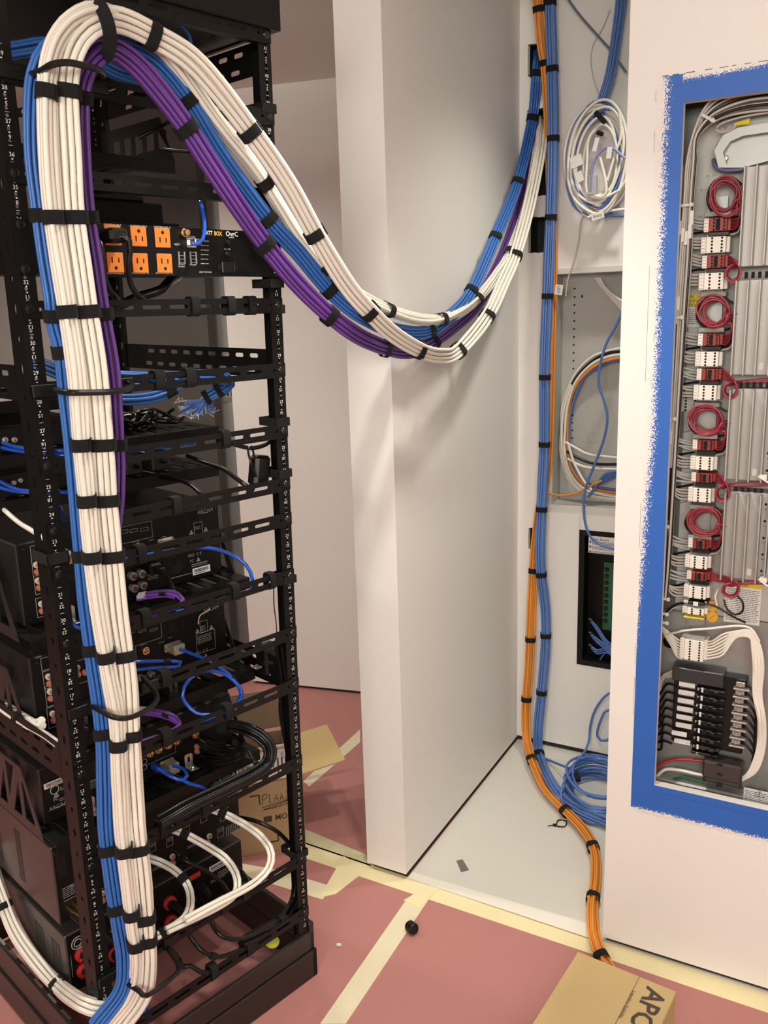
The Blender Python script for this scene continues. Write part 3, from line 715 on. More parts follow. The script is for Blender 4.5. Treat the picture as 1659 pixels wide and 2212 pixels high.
o = MB().text('BOX', .0098, T2(471, 505, YW), sx=.80, bold=.03); kpart('logo_letters', o, mat('orange_print', (.75, .40, .05), .5), t, kind='stuff')
q = RK(397, 503, YW); kpart('ground_post', MB().lathe([(.0075, 0), (.0075, .004), (.005, .005), (.005, .012), (.003, .012)], 14, MX.Translation(tuple(q)) @ RXM), GOLD, t, label='brass ground post')
q = RK(413, 524, YW); kpart('network_port', MB().box(q.x-.009, q.x+.009, q.y-.001, q.y, q.z-.008, q.z+.008).box(q.x-.006, q.x+.006, q.y-.022, q.y-.001, q.z-.005, q.z+.005, .001), [STEEL], t)
for px, n in ((392, 2), (417, 3)):
    q = RK(px, 557, YW); mb = MB()
    for dx in (-.0065, .0048): mb.box(q.x+dx, q.x+dx+.0018, q.y-.002, q.y, q.z-.010, q.z+.010)
    for k in range(n+1): mb.box(q.x-.0045, q.x+.0045, q.y-.0012, q.y, q.z-.008+k*.0055, q.z-.0072+k*.0055)
    kpart('terminal_port', mb, DWHT, t)
q = RK(492, 577, YW); kpart('inlet', MB().box(q.x-.014, q.x+.014, q.y-.003, q.y, q.z-.011, q.z+.011, .002).box(q.x-.023, q.x+.023, q.y-.0015, q.y, q.z-.005, q.z+.005), BLKP, t)
for px, py, r in ((491, 548, .0072), (490, 526, .005)): q = RK(px, py, YW); kpart('breaker_button', MB().lathe([(r, 0), (r, .004), (r*.6, .008), (r*.4, .0085)], 12, MX.Translation(tuple(q)) @ RXM), BLKP, t)
# ---- small gear on the upper shelves
def ksolid(name, mb, m, label, cat, group=None):
    w = MB(); w.v = [tuple(RM @ V(v)) for v in mb.v]; w.f = mb.f; w.m = mb.m; return solid(name, w, m, label, cat, group)
t = kthing('network_switch', 'black network box with blue cords, left end of the cord tangle shelf', 'network box', (.01, .20, 1.138))
kpart('case', MB().box(.012, .20, .222, .46, 1.138, 1.182, .002), BLK, t)
for px, py in ((10, 950), (30, 950)): kinst('jack', jack_mesh(NICK, GOLD, .005), t, RK(px, py, .222))
t = kthing('streaming_box', 'black box with round jacks on the vented shelf below', 'media box', (.01, .23, 1.055))
kpart('case', MB().box(.010, .22, .235, .46, 1.0545, 1.098, .002), BLK, t)
for px, py in ((27, 1042), (41, 1037)): kinst('jack', jack_mesh(BLKP, NICK, .006), t, RK(px, py, .235))
for i, (x, w, h, lb) in enumerate(((.275, .038, .036, 'middle'), (.335, .040, .040, 'right-hand'), (.235, .03, .03, 'smallest'))):
    b = kthing('power_brick', f'{lb} black power adapter standing on the vented shelf', 'power adapter', (x, .25, 1.0545), 'black power adapters on the vented shelf')
    kpart('case', MB().box(x, x+w, .245, .32, 1.0545, 1.0545+h, .003), mat('adapter_black', (.02, .02, .02), .45), b); kpart('cord_collar', MB().cyl((x+w/2, .245, 1.0545+h/2), (x+w/2, .225, 1.0545+h/2), .005, 8, .003), BLKP, b)
t = kthing('disc_player', 'black flat device at the left edge with a small white sticker, above the tangle shelf', 'media player', (.012, .30, 1.195))
kpart('case', MB().box(.012, .20, .30, .55, 1.195, 1.243, .002), BLK, t); sticker(t, 8, 862, .03, .008, y=.299, bars=False)
t = kthing('control_box', 'small black control box on the shelf over the outlet panel', 'control box', (.22, .21, 1.5375))
kpart('case', MB().box(.215, .385, .215, .36, 1.5375, 1.575, .003), BLK, t); kpart('lid', MB().box(.23, .35, .22, .35, 1.575, 1.588, .004), BLKP, t)
t = kthing('dc_adapter', 'black power adapter hanging by its cord beside the right rear post', 'power adapter', tuple(RK(560, 1040, .03)))
a, c = RK(540, 990, .03), RK(583, 1042, .03)
kpart('case', MB().box(-.0185, .0185, -.012, .018, -.030, .030, .006, MX.Translation((a+c)/2) @ MX.Rotation(.16, 4, 'Y')), BLKP, t)
kpart('cord', MB().tube(crom([RK(550, 990, .03), RK(546, 972, .03), RK(540, 962, .028), RK(536, 974, .025), RK(542, 1000, .016), RK(552, 1030, .016)], .006), .0022, 6), CBLK, t)
t = kthing('dc_adapter', 'black wall plug adapter with bare prongs, lower down by the right rear post', 'power adapter', tuple(RK(585, 1450, .11)))
a = RK(583, 1418, .11); kpart('case', MB().box(a.x-.026, a.x+.018, .09, .13, a.z-.034, a.z+.030, .005), BLKP, t)
pg = MB(); q = RK(566, 1440, .10)
for dy in (0, .012): pg.box(q.x-.014, q.x-.001, .098+dy, .1045+dy, q.z-.0012, q.z+.0012)
kpart('prong', pg, NICK, t, label='bare metal prongs', kind='stuff')
kpart('cord', MB().tube(crom([RK(598, 1392, .10), RK(597, 1350, .06), RK(592, 1310, .03), RK(591, 1270, .02)], .01), .0012, 5), CBLK, t)
# ---------------------------------------------------------------- loose cords
def kpath(rows):
    o = []
    for r in rows:
        if len(r) == 3: o.append(RW(*r))
        elif r[2] in 'xyz': o.append({'x': AX, 'y': AY, 'z': AZ}[r[2]](r[0], r[1], r[3]))
        else: o.append(RM @ {'kx': RKX, 'kz': RKZ}[r[2]](r[0], r[1], r[3]))
    return o
def cord(name, label, cat, rows, r, m, group=None, n=8, step=.012, closed=False, ties=(), tips=()):
    P = crom(kpath(rows), step, closed)
    t = solid(name, MB().tube(P, r, n, closed=closed), m, label, cat, group, base=min(P, key=lambda v: v.z), sharp=1.2)
    for f in ties:
        i = int(f*(len(P)-1)); d = (P[min(i+1, len(P)-1)]-P[max(i-1, 0)]).normalized()
        part('velcro_strap', MB().cyl(P[i]-d*.007, P[i]+d*.007, r*1.55, 12), VEL, t, world=True)
    for f, l, tm, k in tips:
        i = int(f*(len(P)-1)); d = (P[min(i+1, len(P)-1)]-P[max(i-1, 0)]).normalized()
        part('heat_shrink', MB().cyl(P[i]-d*l/2, P[i]+d*l/2, r*k, 10), tm, t, world=True)
    return t
# ================================================================ cable bundles
def printed(name, col, ink, rough=.42, side=.25):
    """cable jacket with a line of small dark print running along it (u along, v around, from the UV map)"""
    m = bpy.data.materials.new(name); m.use_nodes = True; nt = m.node_tree; b = nt.nodes['Principled BSDF']; b.inputs['Roughness'].default_value = rough
    uv = nt.nodes.new('ShaderNodeUVMap'); sp = nt.nodes.new('ShaderNodeSeparateXYZ'); nt.links.new(uv.outputs[0], sp.inputs[0])
    def mth(op, a, c=None):
        n = nt.nodes.new('ShaderNodeMath'); n.operation = op
        for i, x in enumerate((a, c)):
            if x is None: continue
            if hasattr(x, 'is_output'): nt.links.new(x, n.inputs[i])
            else: n.inputs[i].default_value = x
        return n.outputs[0]
    cb = nt.nodes.new('ShaderNodeCombineXYZ'); nt.links.new(mth('MULTIPLY', sp.outputs[0], 520.), cb.inputs[0])
    nt.links.new(mth('MULTIPLY', sp.outputs[1], 26.), cb.inputs[1])
    wn = nt.nodes.new('ShaderNodeTexWhiteNoise'); wn.noise_dimensions = '2D'
    fl = nt.nodes.new('ShaderNodeVectorMath'); fl.operation = 'FLOOR'; nt.links.new(cb.outputs[0], fl.inputs[0]); nt.links.new(fl.outputs[0], wn.inputs['Vector'])
    n1 = nt.nodes.new('ShaderNodeTexNoise'); n1.noise_dimensions = '1D'; n1.inputs['Scale'].default_value = 9.; nt.links.new(sp.outputs[0], n1.inputs['W'])
    band = mth('LESS_THAN', mth('ABSOLUTE', mth('SUBTRACT', sp.outputs[1], side)), .055)
    k = mth('MULTIPLY', mth('MULTIPLY', band, mth('GREATER_THAN', wn.outputs['Value'], .45)), mth('GREATER_THAN', n1.outputs['Fac'], .47))
    mx = nt.nodes.new('ShaderNodeMix'); mx.data_type = 'RGBA'; mx.inputs[6].default_value = (*col, 1); mx.inputs[7].default_value = (*ink, 1)
    nt.links.new(mth('MULTIPLY', k, .75), mx.inputs[0]); nt.links.new(mx.outputs[2], b.inputs['Base Color']); return m
PWHITE = printed('printed_white_cable', (.80, .77, .69), (.12, .11, .10), side=.5)
PBLU = printed('printed_blue_cable', (.035, .145, .46), (.01, .03, .12), side=.5)
PPUR = printed('printed_purple_cable', (.125, .042, .26), (.03, .01, .08), side=.5)
PPER = printed('printed_periwinkle_cable', (.105, .205, .50), (.02, .04, .16), side=.5)
PORN = printed('printed_orange_cable', (.72, .27, .04), (.25, .08, .02), side=.5)
def cable_data(name, pts, r, m, n=8, u0=0):
    N = len(pts); mb = MB().tube(pts, r, n); me = mesh(name, mb, m, sharp=1.2)
    uv = me.uv_layers.new(name='UVMap'); acc = [u0]
    for i in range(1, N): acc.append(acc[-1]+(pts[i]-pts[i-1]).length)
    buf = []
    for i in range(N-1):
        for k in range(n):
            for ii, kk in ((i, k), (i, k+1), (i+1, k+1), (i+1, k)): buf += [acc[ii], kk/n]
    buf += [0, .99]*(2*n)
    uv.data.foreach_set('uv', buf); return me
def hexpack(n, a, b, r):
    """n spots at cable spacing inside an ellipse of aspect a : b"""
    c = []
    for i in range(-14, 15):
        for j in range(-14, 15):
            x = (i + .5*(j % 2))*2*r; y = j*1.732*r; c.append(((x/a)**2+(y/b)**2+R.random()*1e-4, x, y))
    c.sort(); c = c[:n]; mx = sum(x for _, x, _ in c)/n; my = sum(y for _, _, y in c)/n
    return [(x-mx, y-my) for _, x, y in c]
def bundle(name, label, cat, pts, n, r, m, a=1.0, b=1.0, straps=(), ref=None, loose=.12, step=.015, group=None, cable='cable', swid=.019, twist=.5, side_of=None, cname=None, seed=1, splay=0):
    """a strapped bundle: a child per cable and a child per strap; pts in world space"""
    rr = random.Random(seed)
    P = crom(pts, step); N = len(P)
    t = thing(name, label, cat, P[N//2] if False else min(P, key=lambda p: p.z), group=group)
    inv = MW[t.name].inverted(); ref = V(ref) if ref is not None else None
    T = [(P[min(i+1, N-1)]-P[max(i-1, 0)]).normalized() for i in range(N)]; FR = []
    u = None
    for i in range(N):
        d = ref if ref is not None else (CAMP-P[i]).normalized()
        s = T[i].cross(d)
        if s.length < .15 and u is not None: s = u - T[i]*u.dot(T[i])
        s.normalize()
        if u is not None and s.dot(u) < 0: s = -s
        u = s; FR.append((s, T[i].cross(s)))
    for k in range(3):
        S = [FR[i][0] for i in range(N)]
        FR = []
        for i in range(N):
            s = S[max(i-1, 0)]+S[i]+S[min(i+1, N-1)]; s = (s-T[i]*s.dot(T[i])).normalized(); FR.append((s, T[i].cross(s)))
    off = hexpack(n, a, b, r); ss = sorted(int(f*(N-1)) if f <= 1 else int(f) for f in straps)
    def pinch(i):
        if not ss: return 0
        d = min(abs(i-q) for q in ss)*step; return max(0., 1-d/.07)
    for c, (ox, oy) in enumerate(off):
        ph = rr.random()*50; pts2 = []
        for i in range(N):
            w = 1-pinch(i)*.85; an = twist*(noise.noise(V((i*step*1.1, seed*3.7, .5))))
            x = ox*math.cos(an)-oy*math.sin(an); y = (ox*math.sin(an)+oy*math.cos(an))
            k = 1+loose*w*.6
            e = splay*max(0, 1-(N-1-i)*step/.12) if splay else 0
            x = x*(k+e*6) + w*loose*r*3.4*noise.noise(V((i*step*5, ph, 0))); y = y*(k+e*6) + w*loose*r*2.2*noise.noise(V((i*step*5, 0, ph)))
            s, q = FR[i]; pts2.append(inv @ (P[i]+s*x+q*y))
        o = inst(cname or cable, cable_data(cable, pts2, r*.97, m, 8, c*.37), t)
    ex = max(abs(o[0]) for o in off)+r*1.02; ey = max(abs(o[1]) for o in off)+r*1.02
    for q in ss:
        q = min(max(q, 0), N-1); mb = MB(); s, nn = FR[q]; M = 28; vs = []; fs = []
        tl = T[q]
        for i in range(M):
            an = 2*math.pi*i/M; cc, sn = math.cos(an), math.sin(an); k = (abs(cc)**2.8+abs(sn)**2.8)**(-1/2.8)
            for o, z in ((.0, -swid/2), (.0019, -swid/2), (.0019, swid/2), (.0, swid/2)):
                vs.append(P[q]+s*(cc*k*(ex+o))+nn*(sn*k*(ey+o))+tl*z)
        for i in range(M):
            j = (i+1) % M
            for e in range(4): fs.append((i*4+e, i*4+(e+1) % 4, j*4+(e+1) % 4, j*4+e))
        mb.add(vs, fs)
        d = (CAMP-P[q]); sg = 1 if nn.dot(d) > 0 else -1; base = P[q]+nn*sg*(ey+.0022)
        vs = []
        for x0, x1 in ((-.2*ex, .75*ex),):
            for x, z, h in ((x0, -1, 0), (x1, -1, 0), (x1, 1, 0), (x0, 1, 0), (x0, -1, 1), (x1, -1, 1), (x1, 1, 1), (x0, 1, 1)):
                vs.append(base+s*x+tl*z*swid*.48+nn*sg*(h*.0016-.0012))
        mb.add(vs, CUBE_F)
        part('velcro_strap', mb, VEL, t, world=True)
    return t, P, FR
def near(P, px, py):
    """fraction of path P that shows nearest to a pixel"""
    best = min(range(len(P)), key=lambda i: (lambda c: (c[0]-px)**2+(c[1]-py)**2)(PROJ(P[i]))); return best/(len(P)-1)
def PROJ(p):
    d = p-CAMP; z = d.dot(CF); return CX+FPX*d.dot(CR)/z, CY+FPX*d.dot(CD)/z
def W(*a): return RW(*a)                              # (px, py, depth in the rack frame)
def path(rows, X=None):
    """rows: (px, py, d) in the rack frame, or (px, py, 'x'|'y'|'z', value) in the room"""
    o = []
    for r in rows: o.append(RW(*r) if len(r) == 3 else {'x': AX, 'y': AY, 'z': AZ}[r[2]](r[0], r[1], r[3]))
    return o
REFR = RM.to_3x3() @ V((0, -1, 0))
def strapped(name, label, cat, rows, spx, *a, **k):
    P = crom(path(rows), k.get('step', .015)); fr = [near(P, *s) for s in spx]
    return bundle(name, label, cat, path(rows), *a, straps=fr, **k)
G = 'big cable bundles strapped down the rack'
# left white bundle, up the rack, over the top and down in front to the wall
strapped('cable_bundle', 'cream cable bundle in front of the others, lowest at the sag of the swoop', 'cable bundle',
 [(262, 2216, -.035), (306, 2150, -.06), (316, 2080, -.075), (313, 2010, -.075), (305, 1900, -.075), (293, 1800, -.075), (287, 1720, -.07), (282, 1640, -.075), (278, 1550, -.075), (271, 1450, -.075), (256, 1340, -.075), (244, 1220, -.075), (230, 1080, -.075), (222, 960, -.08), (207, 800, -.08), (184, 650, -.08), (159, 470, -.08), (150, 330, -.085), (144, 200, -.085),
  (150, 135, -.085), (172, 82, -.085), (208, 52, -.085), (255, 46, -.08), (325, 76, -.075), (425, 142, -.07), (540, 283, -.065), (622, 400, -.065), (681, 505, -.065), (745, 610, -.065), (798, 672, -.066), (852, 722, 'x', -.865), (905, 755, 'x', -.862), (948, 768, 'x', -.862), (990, 757, 'x', -.865), (1052, 683, 'x', -.868), (1092, 600, 'x', -.875), (1115, 545, 'x', -.885), (1142, 450, 'x', -.893), (1164, 345, 'y', 2.585), (1172, 290, 'y', 2.63), (1174, 264, 'y', 2.68)],
 [(290, 1990), (303, 2035), (288, 1830), (286, 1590), (258, 1408), (246, 1200), (228, 1080), (222, 965), (190, 670), (160, 458), (146, 195), (322, 75), (541, 284), (681, 506), (800, 674), (906, 755), (990, 757), (1054, 682), (1112, 556)], 10, .0044, PWHITE, a=1.16, b=1.0, loose=.12, group=G, seed=3, cname='white_cable')
strapped('cable_bundle', 'cream cable bundle running left of its twin down the rack and uppermost at the sag', 'cable bundle',
 [(236, 2216, -.03), (284, 2150, -.052), (296, 2080, -.07), (287, 2000, -.075), (275, 1900, -.075), (264, 1800, -.075), (260, 1720, -.075), (256, 1640, -.078), (252, 1550, -.078), (234, 1450, -.078), (216, 1340, -.078), (200, 1220, -.078), (187, 1080, -.078), (175, 960, -.08), (163, 800, -.08), (141, 650, -.08), (114, 470, -.08), (103, 330, -.085), (100, 200, -.085),
  (106, 140, -.09), (124, 85, -.09), (160, 42, -.088), (215, 24, -.08), (300, 66, -.055), (385, 150, -.04), (470, 265, -.03), (560, 378, -.025), (640, 505, -.025), (700, 575, -.03), (762, 630, -.035), (835, 668, 'x', -.905), (900, 689, 'x', -.897), (950, 690, 'x', -.893), (1000, 670, 'x', -.893), (1040, 636, 'x', -.895), (1075, 590, 'x', -.90), (1100, 548, 'x', -.905), (1137, 445, 'x', -.905), (1157, 345, 'y', 2.585), (1165, 290, 'y', 2.63), (1167, 264, 'y', 2.68)],
 [(296, 2036), (280, 1960), (266, 1830), (254, 1600), (228, 1415), (205, 1205), (190, 1082), (180, 966), (150, 680), (118, 460), (105, 195), (568, 385), (700, 577), (836, 668), (950, 690), (1028, 648), (1098, 552)], 8, .0044, PWHITE, a=1.0, b=1.05, loose=.14, group=G, seed=5, cname='white_cable')
strapped('cable_bundle', 'purple cable bundle below the white ones in the swoop', 'cable bundle',
 [(240, 1150, -.034), (248, 1080, -.038), (250, 1000, -.040), (248, 960, -.042), (245, 900, -.045), (238, 800, -.044), (214, 660, -.044), (196, 540, -.044), (185, 470, -.044), (175, 360, -.05), (171, 240, -.055), (177, 170, -.06), (203, 125, -.062), (240, 108, -.06), (292, 140, -.058), (345, 200, -.055), (402, 277, -.052), (452, 355, -.05), (510, 442, -.05), (571, 528, -.044), (640, 612, -.044), (712, 682, -.042), (778, 730, -.03), (838, 754, 'x', -.925), (890, 760, 'x', -.925), (936, 738, 'x', -.925), (978, 708, 'x', -.925), (1022, 668, 'x', -.927), (1064, 604, 'x', -.93), (1102, 520, 'x', -.932), (1140, 405, 'x', -.935), (1152, 325, 'y', 2.605), (1156, 275, 'y', 2.64), (1157, 255, 'y', 2.69)],
 [(246, 965), (226, 665), (198, 462), (178, 205), (402, 277), (571, 528), (712, 682), (838, 754), (936, 738)], 11, .0036, PPUR, a=1.15, b=.9, loose=.12, group=G, seed=8, cname='purple_cable')
strapped('cable_bundle', 'deep blue cable bundle between the purple and white ones in the swoop', 'cable bundle',
 [(205, 2218, -.03), (262, 2140, -.045), (269, 2070, -.044), (257, 1990, -.044), (243, 1900, -.044), (231, 1800, -.044), (228, 1700, -.044), (225, 1600, -.044), (215, 1500, -.044), (203, 1420, -.044), (189, 1300, -.044), (179, 1200, -.044), (169, 1080, -.044), (159, 960, -.044), (147, 850, -.044), (137, 760, -.05), (122, 700, -.05), (116, 640, -.055), (100, 540, -.044), (87, 440, -.044), (75, 330, -.044), (74, 220, -.044), (81, 160, -.044), (105, 110, -.05), (160, 80, -.035), (240, 90, -.03), (330, 130, -.03), (405, 217, -.032), (478, 335, -.032), (578, 472, -.032), (645, 545, -.032), (712, 626, -.035), (778, 680, -.045), (850, 712, 'x', -.908), (922, 716, 'x', -.900), (975, 680, 'x', -.898), (1018, 628, 'x', -.90), (1070, 512, 'x', -.91), (1118, 393, 'x', -.917), (1150, 256, 'x', -.92), (1159, 160, 'y', 2.615), (1164, 112, 'y', 2.68)],
 [(262, 1962), (238, 1830), (224, 1590), (206, 1410), (178, 1208), (137, 760), (118, 676), (84, 458), (410, 222), (578, 472), (712, 626), (930, 716), (1018, 628), (1070, 512), (1118, 393), (1150, 256), (1159, 158)], 11, .0033, PBLU, a=1.1, b=.95, loose=.12, group=G, seed=13, cname='blue_cable')
def ribbon(rows, w, th=.002):
    P = crom([RW(*r) for r in rows], .008); vs = []; fs = []
    for i, p in enumerate(P):
        t = (P[min(i+1, len(P)-1)]-P[max(i-1, 0)]).normalized(); n = (CAMP-p).normalized(); s = t.cross(n).normalized(); n = s.cross(t)
        vs += [p-s*w/2, p+s*w/2, p+s*w/2+n*th, p-s*w/2+n*th]
    for i in range(len(P)-1):
        for e in range(4): fs.append((i*4+e, i*4+(e+1) % 4, i*4+4+(e+1) % 4, i*4+4+e))
    return MB().add(vs, fs)
part('velcro_strap', ribbon([(188, -12, -.05), (203, -4, -.075), (216, 12, -.100), (228, 36, -.112), (236, 64, -.112), (238, 92, -.100), (231, 118, -.085), (222, 122, -.06)], .019), VEL, bpy.data.objects['cable_bundle'], True, label='long black strap over the top of the arch')
G2 = 'bundles of cables against the alcove back wall'
strapped('cable_bundle', 'thick periwinkle blue bundle hanging straight down the alcove back wall', 'cable bundle',
 [(1187, -30, 'y', 2.59), (1190, 60, 'y', 2.595), (1193, 150, 'y', 2.60), (1195, 300, 'y', 2.59), (1190, 470, 'y', 2.59), (1183, 640, 'y', 2.59), (1177, 800, 'y', 2.59), (1176, 960, 'y', 2.595), (1170, 1100, 'y', 2.585), (1167, 1180, 'y', 2.58), (1169, 1240, 'y', 2.585), (1178, 1320, 'y', 2.60), (1178, 1400, 'y', 2.60), (1170, 1495, 'y', 2.595), (1162, 1580, 'y', 2.585), (1165, 1630, 'y', 2.57), (1185, 1680, 'z', .035), (1215, 1722, 'z', .03), (1262, 1752, 'z', .03), (1330, 1780, 'z', .03)],
 [(1188, 4), (1193, 147), (1195, 306), (1188, 476), (1183, 645), (1177, 808), (1176, 957), (1170, 1098), (1168, 1240), (1177, 1376), (1170, 1496), (1166, 1630)], 14, .0035, PPER, a=1.15, b=1., loose=.10, group=G2, seed=21, cname='blue_cable', step=.02, swid=.016)
strapped('cable_bundle', 'orange cable bundle curving down the alcove and across its white floor', 'cable bundle',
 [(1158, -25, 'y', 2.58), (1164, 20, 'y', 2.585), (1170, 90, 'y', 2.60), (1180, 160, 'y', 2.618), (1188, 320, 'y', 2.620), (1193, 560, 'y', 2.620), (1188, 800, 'y', 2.620), (1182, 1000, 'y', 2.620), (1164, 1120, 'y', 2.62), (1154, 1220, 'y', 2.61), (1148, 1330, 'y', 2.585), (1143, 1440, 'y', 2.585), (1136, 1530, 'y', 2.58), (1138, 1600, 'y', 2.55), (1152, 1650, 'z', .035), (1178, 1705, 'z', .026), (1222, 1752, 'z', .024), (1262, 1795, 'z', .024), (1284, 1840, 'z', .024), (1286, 1900, 'z', .024), (1279, 1960, 'z', .024), (1283, 2020, 'z', .024), (1300, 2068, 'z', .022), (1320, 2100, 'z', .016)],
 [(1165, 25), (1176, 142), (1158, 1235), (1146, 1378), (1136, 1506), (1150, 1645), (1218, 1750), (1284, 1827), (1280, 1944), (1303, 2072)], 12, .0033, PORN, a=1.1, b=1., loose=.10, group=G2, seed=23, cname='orange_cable', step=.02, swid=.016)
strapped('cable_bundle', 'loose blue and grey cables dropping from the ceiling to the hanging coil', 'cable bundle',
 [(1345, -30, 'y', 2.6), (1334, 60, 'y', 2.6), (1318, 160, 'y', 2.6), (1300, 220, 'y', 2.605), (1290, 260, 'y', 2.61)], [], 7, .0035, PPER, a=1.3, b=.8, loose=.25, group=G2, seed=25, cname='blue_cable')
# ---------------------------------------------------------------- patch cords and other wiring inside the rack
cord('patch_cable', 'glossy blue patch cord arcing out past the right rear post under the uppermost receiver', 'cable', [(262, 1210, .012), (330, 1196, .015), (390, 1186, .05), (450, 1184, .05), (500, 1198, .04), (532, 1221, .02), (545, 1250, .012), (541, 1276, .010), (505, 1290, .010), (440, 1308, .010), (380, 1322, .010)], .0037, CPATCH)
cord('patch_cable', 'coiled blue patch cord hanging from the second receiver', 'cable', [(388, 1402, .14), (426, 1417, .10), (451, 1427, .07), (475, 1442, .055), (494, 1456, .05), (511, 1476, .045), (520, 1498, .04), (512, 1518, .02), (490, 1532, .010), (455, 1544, .012), (424, 1540, .03), (404, 1523, .045), (394, 1504, .05), (398, 1484, .055), (413, 1464, .06), (440, 1450, .06), (467, 1450, .06), (492, 1460, .05), (514, 1480, .036), (523, 1500, .03), (510, 1524, .012), (470, 1546, .010), (400, 1570, .010)], .0037, CPATCH, ties=(.22, .60))
cord('patch_cable', 'short blue patch cord from the network plug of the preamplifier', 'cable', [(333, 1656, .17), (352, 1664, .14), (375, 1676, .12), (392, 1684, .10), (410, 1693, .08), (436, 1700, .06), (450, 1712, .03), (455, 1728, .010), (430, 1746, .010), (380, 1775, .010)], .0037, CPATCH, ties=(.30,))
cord('patch_cable', 'short blue patch cord from the serial plug of the preamplifier', 'cable', [(373, 1654, .155), (384, 1656, .14), (398, 1663, .12), (404, 1676, .10), (394, 1686, .095), (370, 1678, .11), (340, 1660, .14)], .0037, CPATCH)
cord('patch_cable', 'blue patch cord plugged into the outlet panel', 'cable', [(414, 526, -.028), (428, 527, -.035), (438, 517, -.035), (442, 490, -.03), (438, 455, -.015), (428, 432, .03), (412, 425, .10)], .0034, CPATCH)
cord('patch_cable', 'blue patch cord behind the vertical bundles at the second receiver', 'cable', [(286, 1430, .06), (320, 1428, .05), (360, 1428, .05), (390, 1430, .04), (386, 1440, .03), (340, 1442, .05), (286, 1448, .06)], .0034, CPATCH, ties=(.38,))
cord('patch_cable', 'blue cord dropping from the left edge onto the tangle shelf', 'cable', [(-20, 945, .26), (20, 961, .20), (55, 969, .12), (105, 972, .03), (165, 975, .012), (260, 972, .010), (360, 958, .010), (450, 944, .010), (540, 934, .012)], .0036, CPATCH, ties=(.30,))
cord('patch_cable', 'second blue cord running with it behind the post', 'cable', [(-20, 960, .26), (25, 972, .19), (70, 978, .10), (115, 984, .03), (170, 981, .014), (300, 972, .012), (420, 956, .012)], .0034, CPATCH)
cord('patch_cable', 'blue cord looping down behind the left rear post to the lower vented shelf', 'cable', [(-20, 1028, .26), (10, 1045, .20), (40, 1058, .14), (75, 1062, .08), (120, 1064, .03), (165, 1063, .02)], .0036, CPATCH)
cord('patch_cable', 'lowest blue cord at the left edge, under two others', 'cable', [(-20, 1046, .26), (10, 1056, .21), (40, 1062, .16), (80, 1066, .09), (125, 1090, .05), (140, 1130, .10)], .0036, CPATCH)
for k, (a, b) in enumerate((((148, 1340, .12), (186, 1362, .09)), ((160, 1512, .12), (180, 1520, .1)), ((175, 1393, .12), (196, 1408, .1)))):
    cord('patch_cable', ('blue cord end just right of the post under the upper shelf', 'blue cord end above the lowest cable ring bracket', 'blue cord end beside the second receiver')[k], 'cable', [a, ((a[0]+b[0])/2, (a[1]+b[1])/2+4, .1), b, (b[0]+16, b[1]+4, .05)], .0036, CPATCH)
strapped('cable_bundle', 'deep blue cables lying across the rack behind the middle lacing bar with cut ends', 'cable bundle',
 [(60, 774, .16), (100, 793, .11), (160, 811, .05), (260, 816, .022), (350, 819, .020), (430, 813, .020), (478, 815, .03), (494, 829, .05), (474, 842, .07), (446, 858, .085)], [(470, 846), (448, 857)], 7, .0034, PBLU, a=1.1, b=1., loose=.15, group='short blue bundles in the rack', seed=41, cname='blue_cable', swid=.010)
strapped('cable_bundle', 'deep blue cables bowed below the middle lacing bar', 'cable bundle', [(96, 838, .09), (150, 852, .08), (260, 861, .06), (330, 856, .06), (366, 842, .06), (384, 830, .05)], [(372, 838)], 6, .0034, PBLU, a=1.1, b=1., loose=.15, group='short blue bundles in the rack', seed=42, cname='blue_cable')
strapped('cable_bundle', 'dim blue cables crossing under the top frame of the rack', 'cable bundle', [(16, 112, .14), (60, 104, .13), (110, 98, .12), (180, 112, .12), (240, 150, .13), (290, 168, .14), (340, 176, .15)], [], 6, .0036, PBLU, a=1.4, b=.8, loose=.15, group='short blue bundles in the rack', seed=43, cname='blue_cable')
strapped('cable_bundle', 'blue cables dropping through the open base at the foot of the big bundles', 'cable bundle', [(268, 2120, .05), (292, 2140, .05), (312, 2165, .05), (318, 2200, .04), (314, 2240, .03)], [], 5, .0036, PBLU, a=1.1, b=1., loose=.2, group='short blue bundles in the rack', seed=44, cname='blue_cable')
cord('patch_cable', 'dark blue loop hanging under the top frame near the right post', 'cable', [(372, 52, .10), (395, 58, .09), (409, 76, .09), (414, 104, .10)], .0034, CBLUE)
for i in range(9):                                        # cut ends of the blue bundle
    x, y = 446+R.uniform(-10, 8), 858+R.uniform(-4, 8); e = ((400, 874), (388, 886), (402, 896), (412, 892), (420, 900), (432, 896), (450, 892), (462, 888), (392, 868))[i]
    c = cord('cut_cable_end', 'stripped blue cable end, one of the fan below the bundle tie', 'cable end', [(x, y, .085), ((x+e[0])/2, (y+e[1])/2, .09), (e[0], e[1], .08+R.uniform(-.02, .02))], .0030, CBLUE2, group='stripped blue cable ends')
    wm = MB()
    for k in range(3): q = RW(e[0], e[1], .085); wm.tube(crom([q, RW(e[0]+R.uniform(-8, 4), e[1]+R.uniform(-10, 6), .08), RW(e[0]+R.uniform(-24, 14), e[1]+R.uniform(-14, 10), .08)], .01), .0008, 4)
    part('copper_pair', wm, mat('pale_conductor', (.55, .5, .42), .4), c, world=True, kind='stuff')
GB = 'black power and audio cords in the rack'
cord('power_cable', 'black cord plugged into the upper left orange outlet', 'cord', [(250, 512, -.03), (266, 511, -.035), (279, 520, -.04), (281, 545, -.035), (277, 575, -.03), (283, 615, -.02), (298, 638, -.005), (316, 650, .015)], .0048, CBLK, GB)
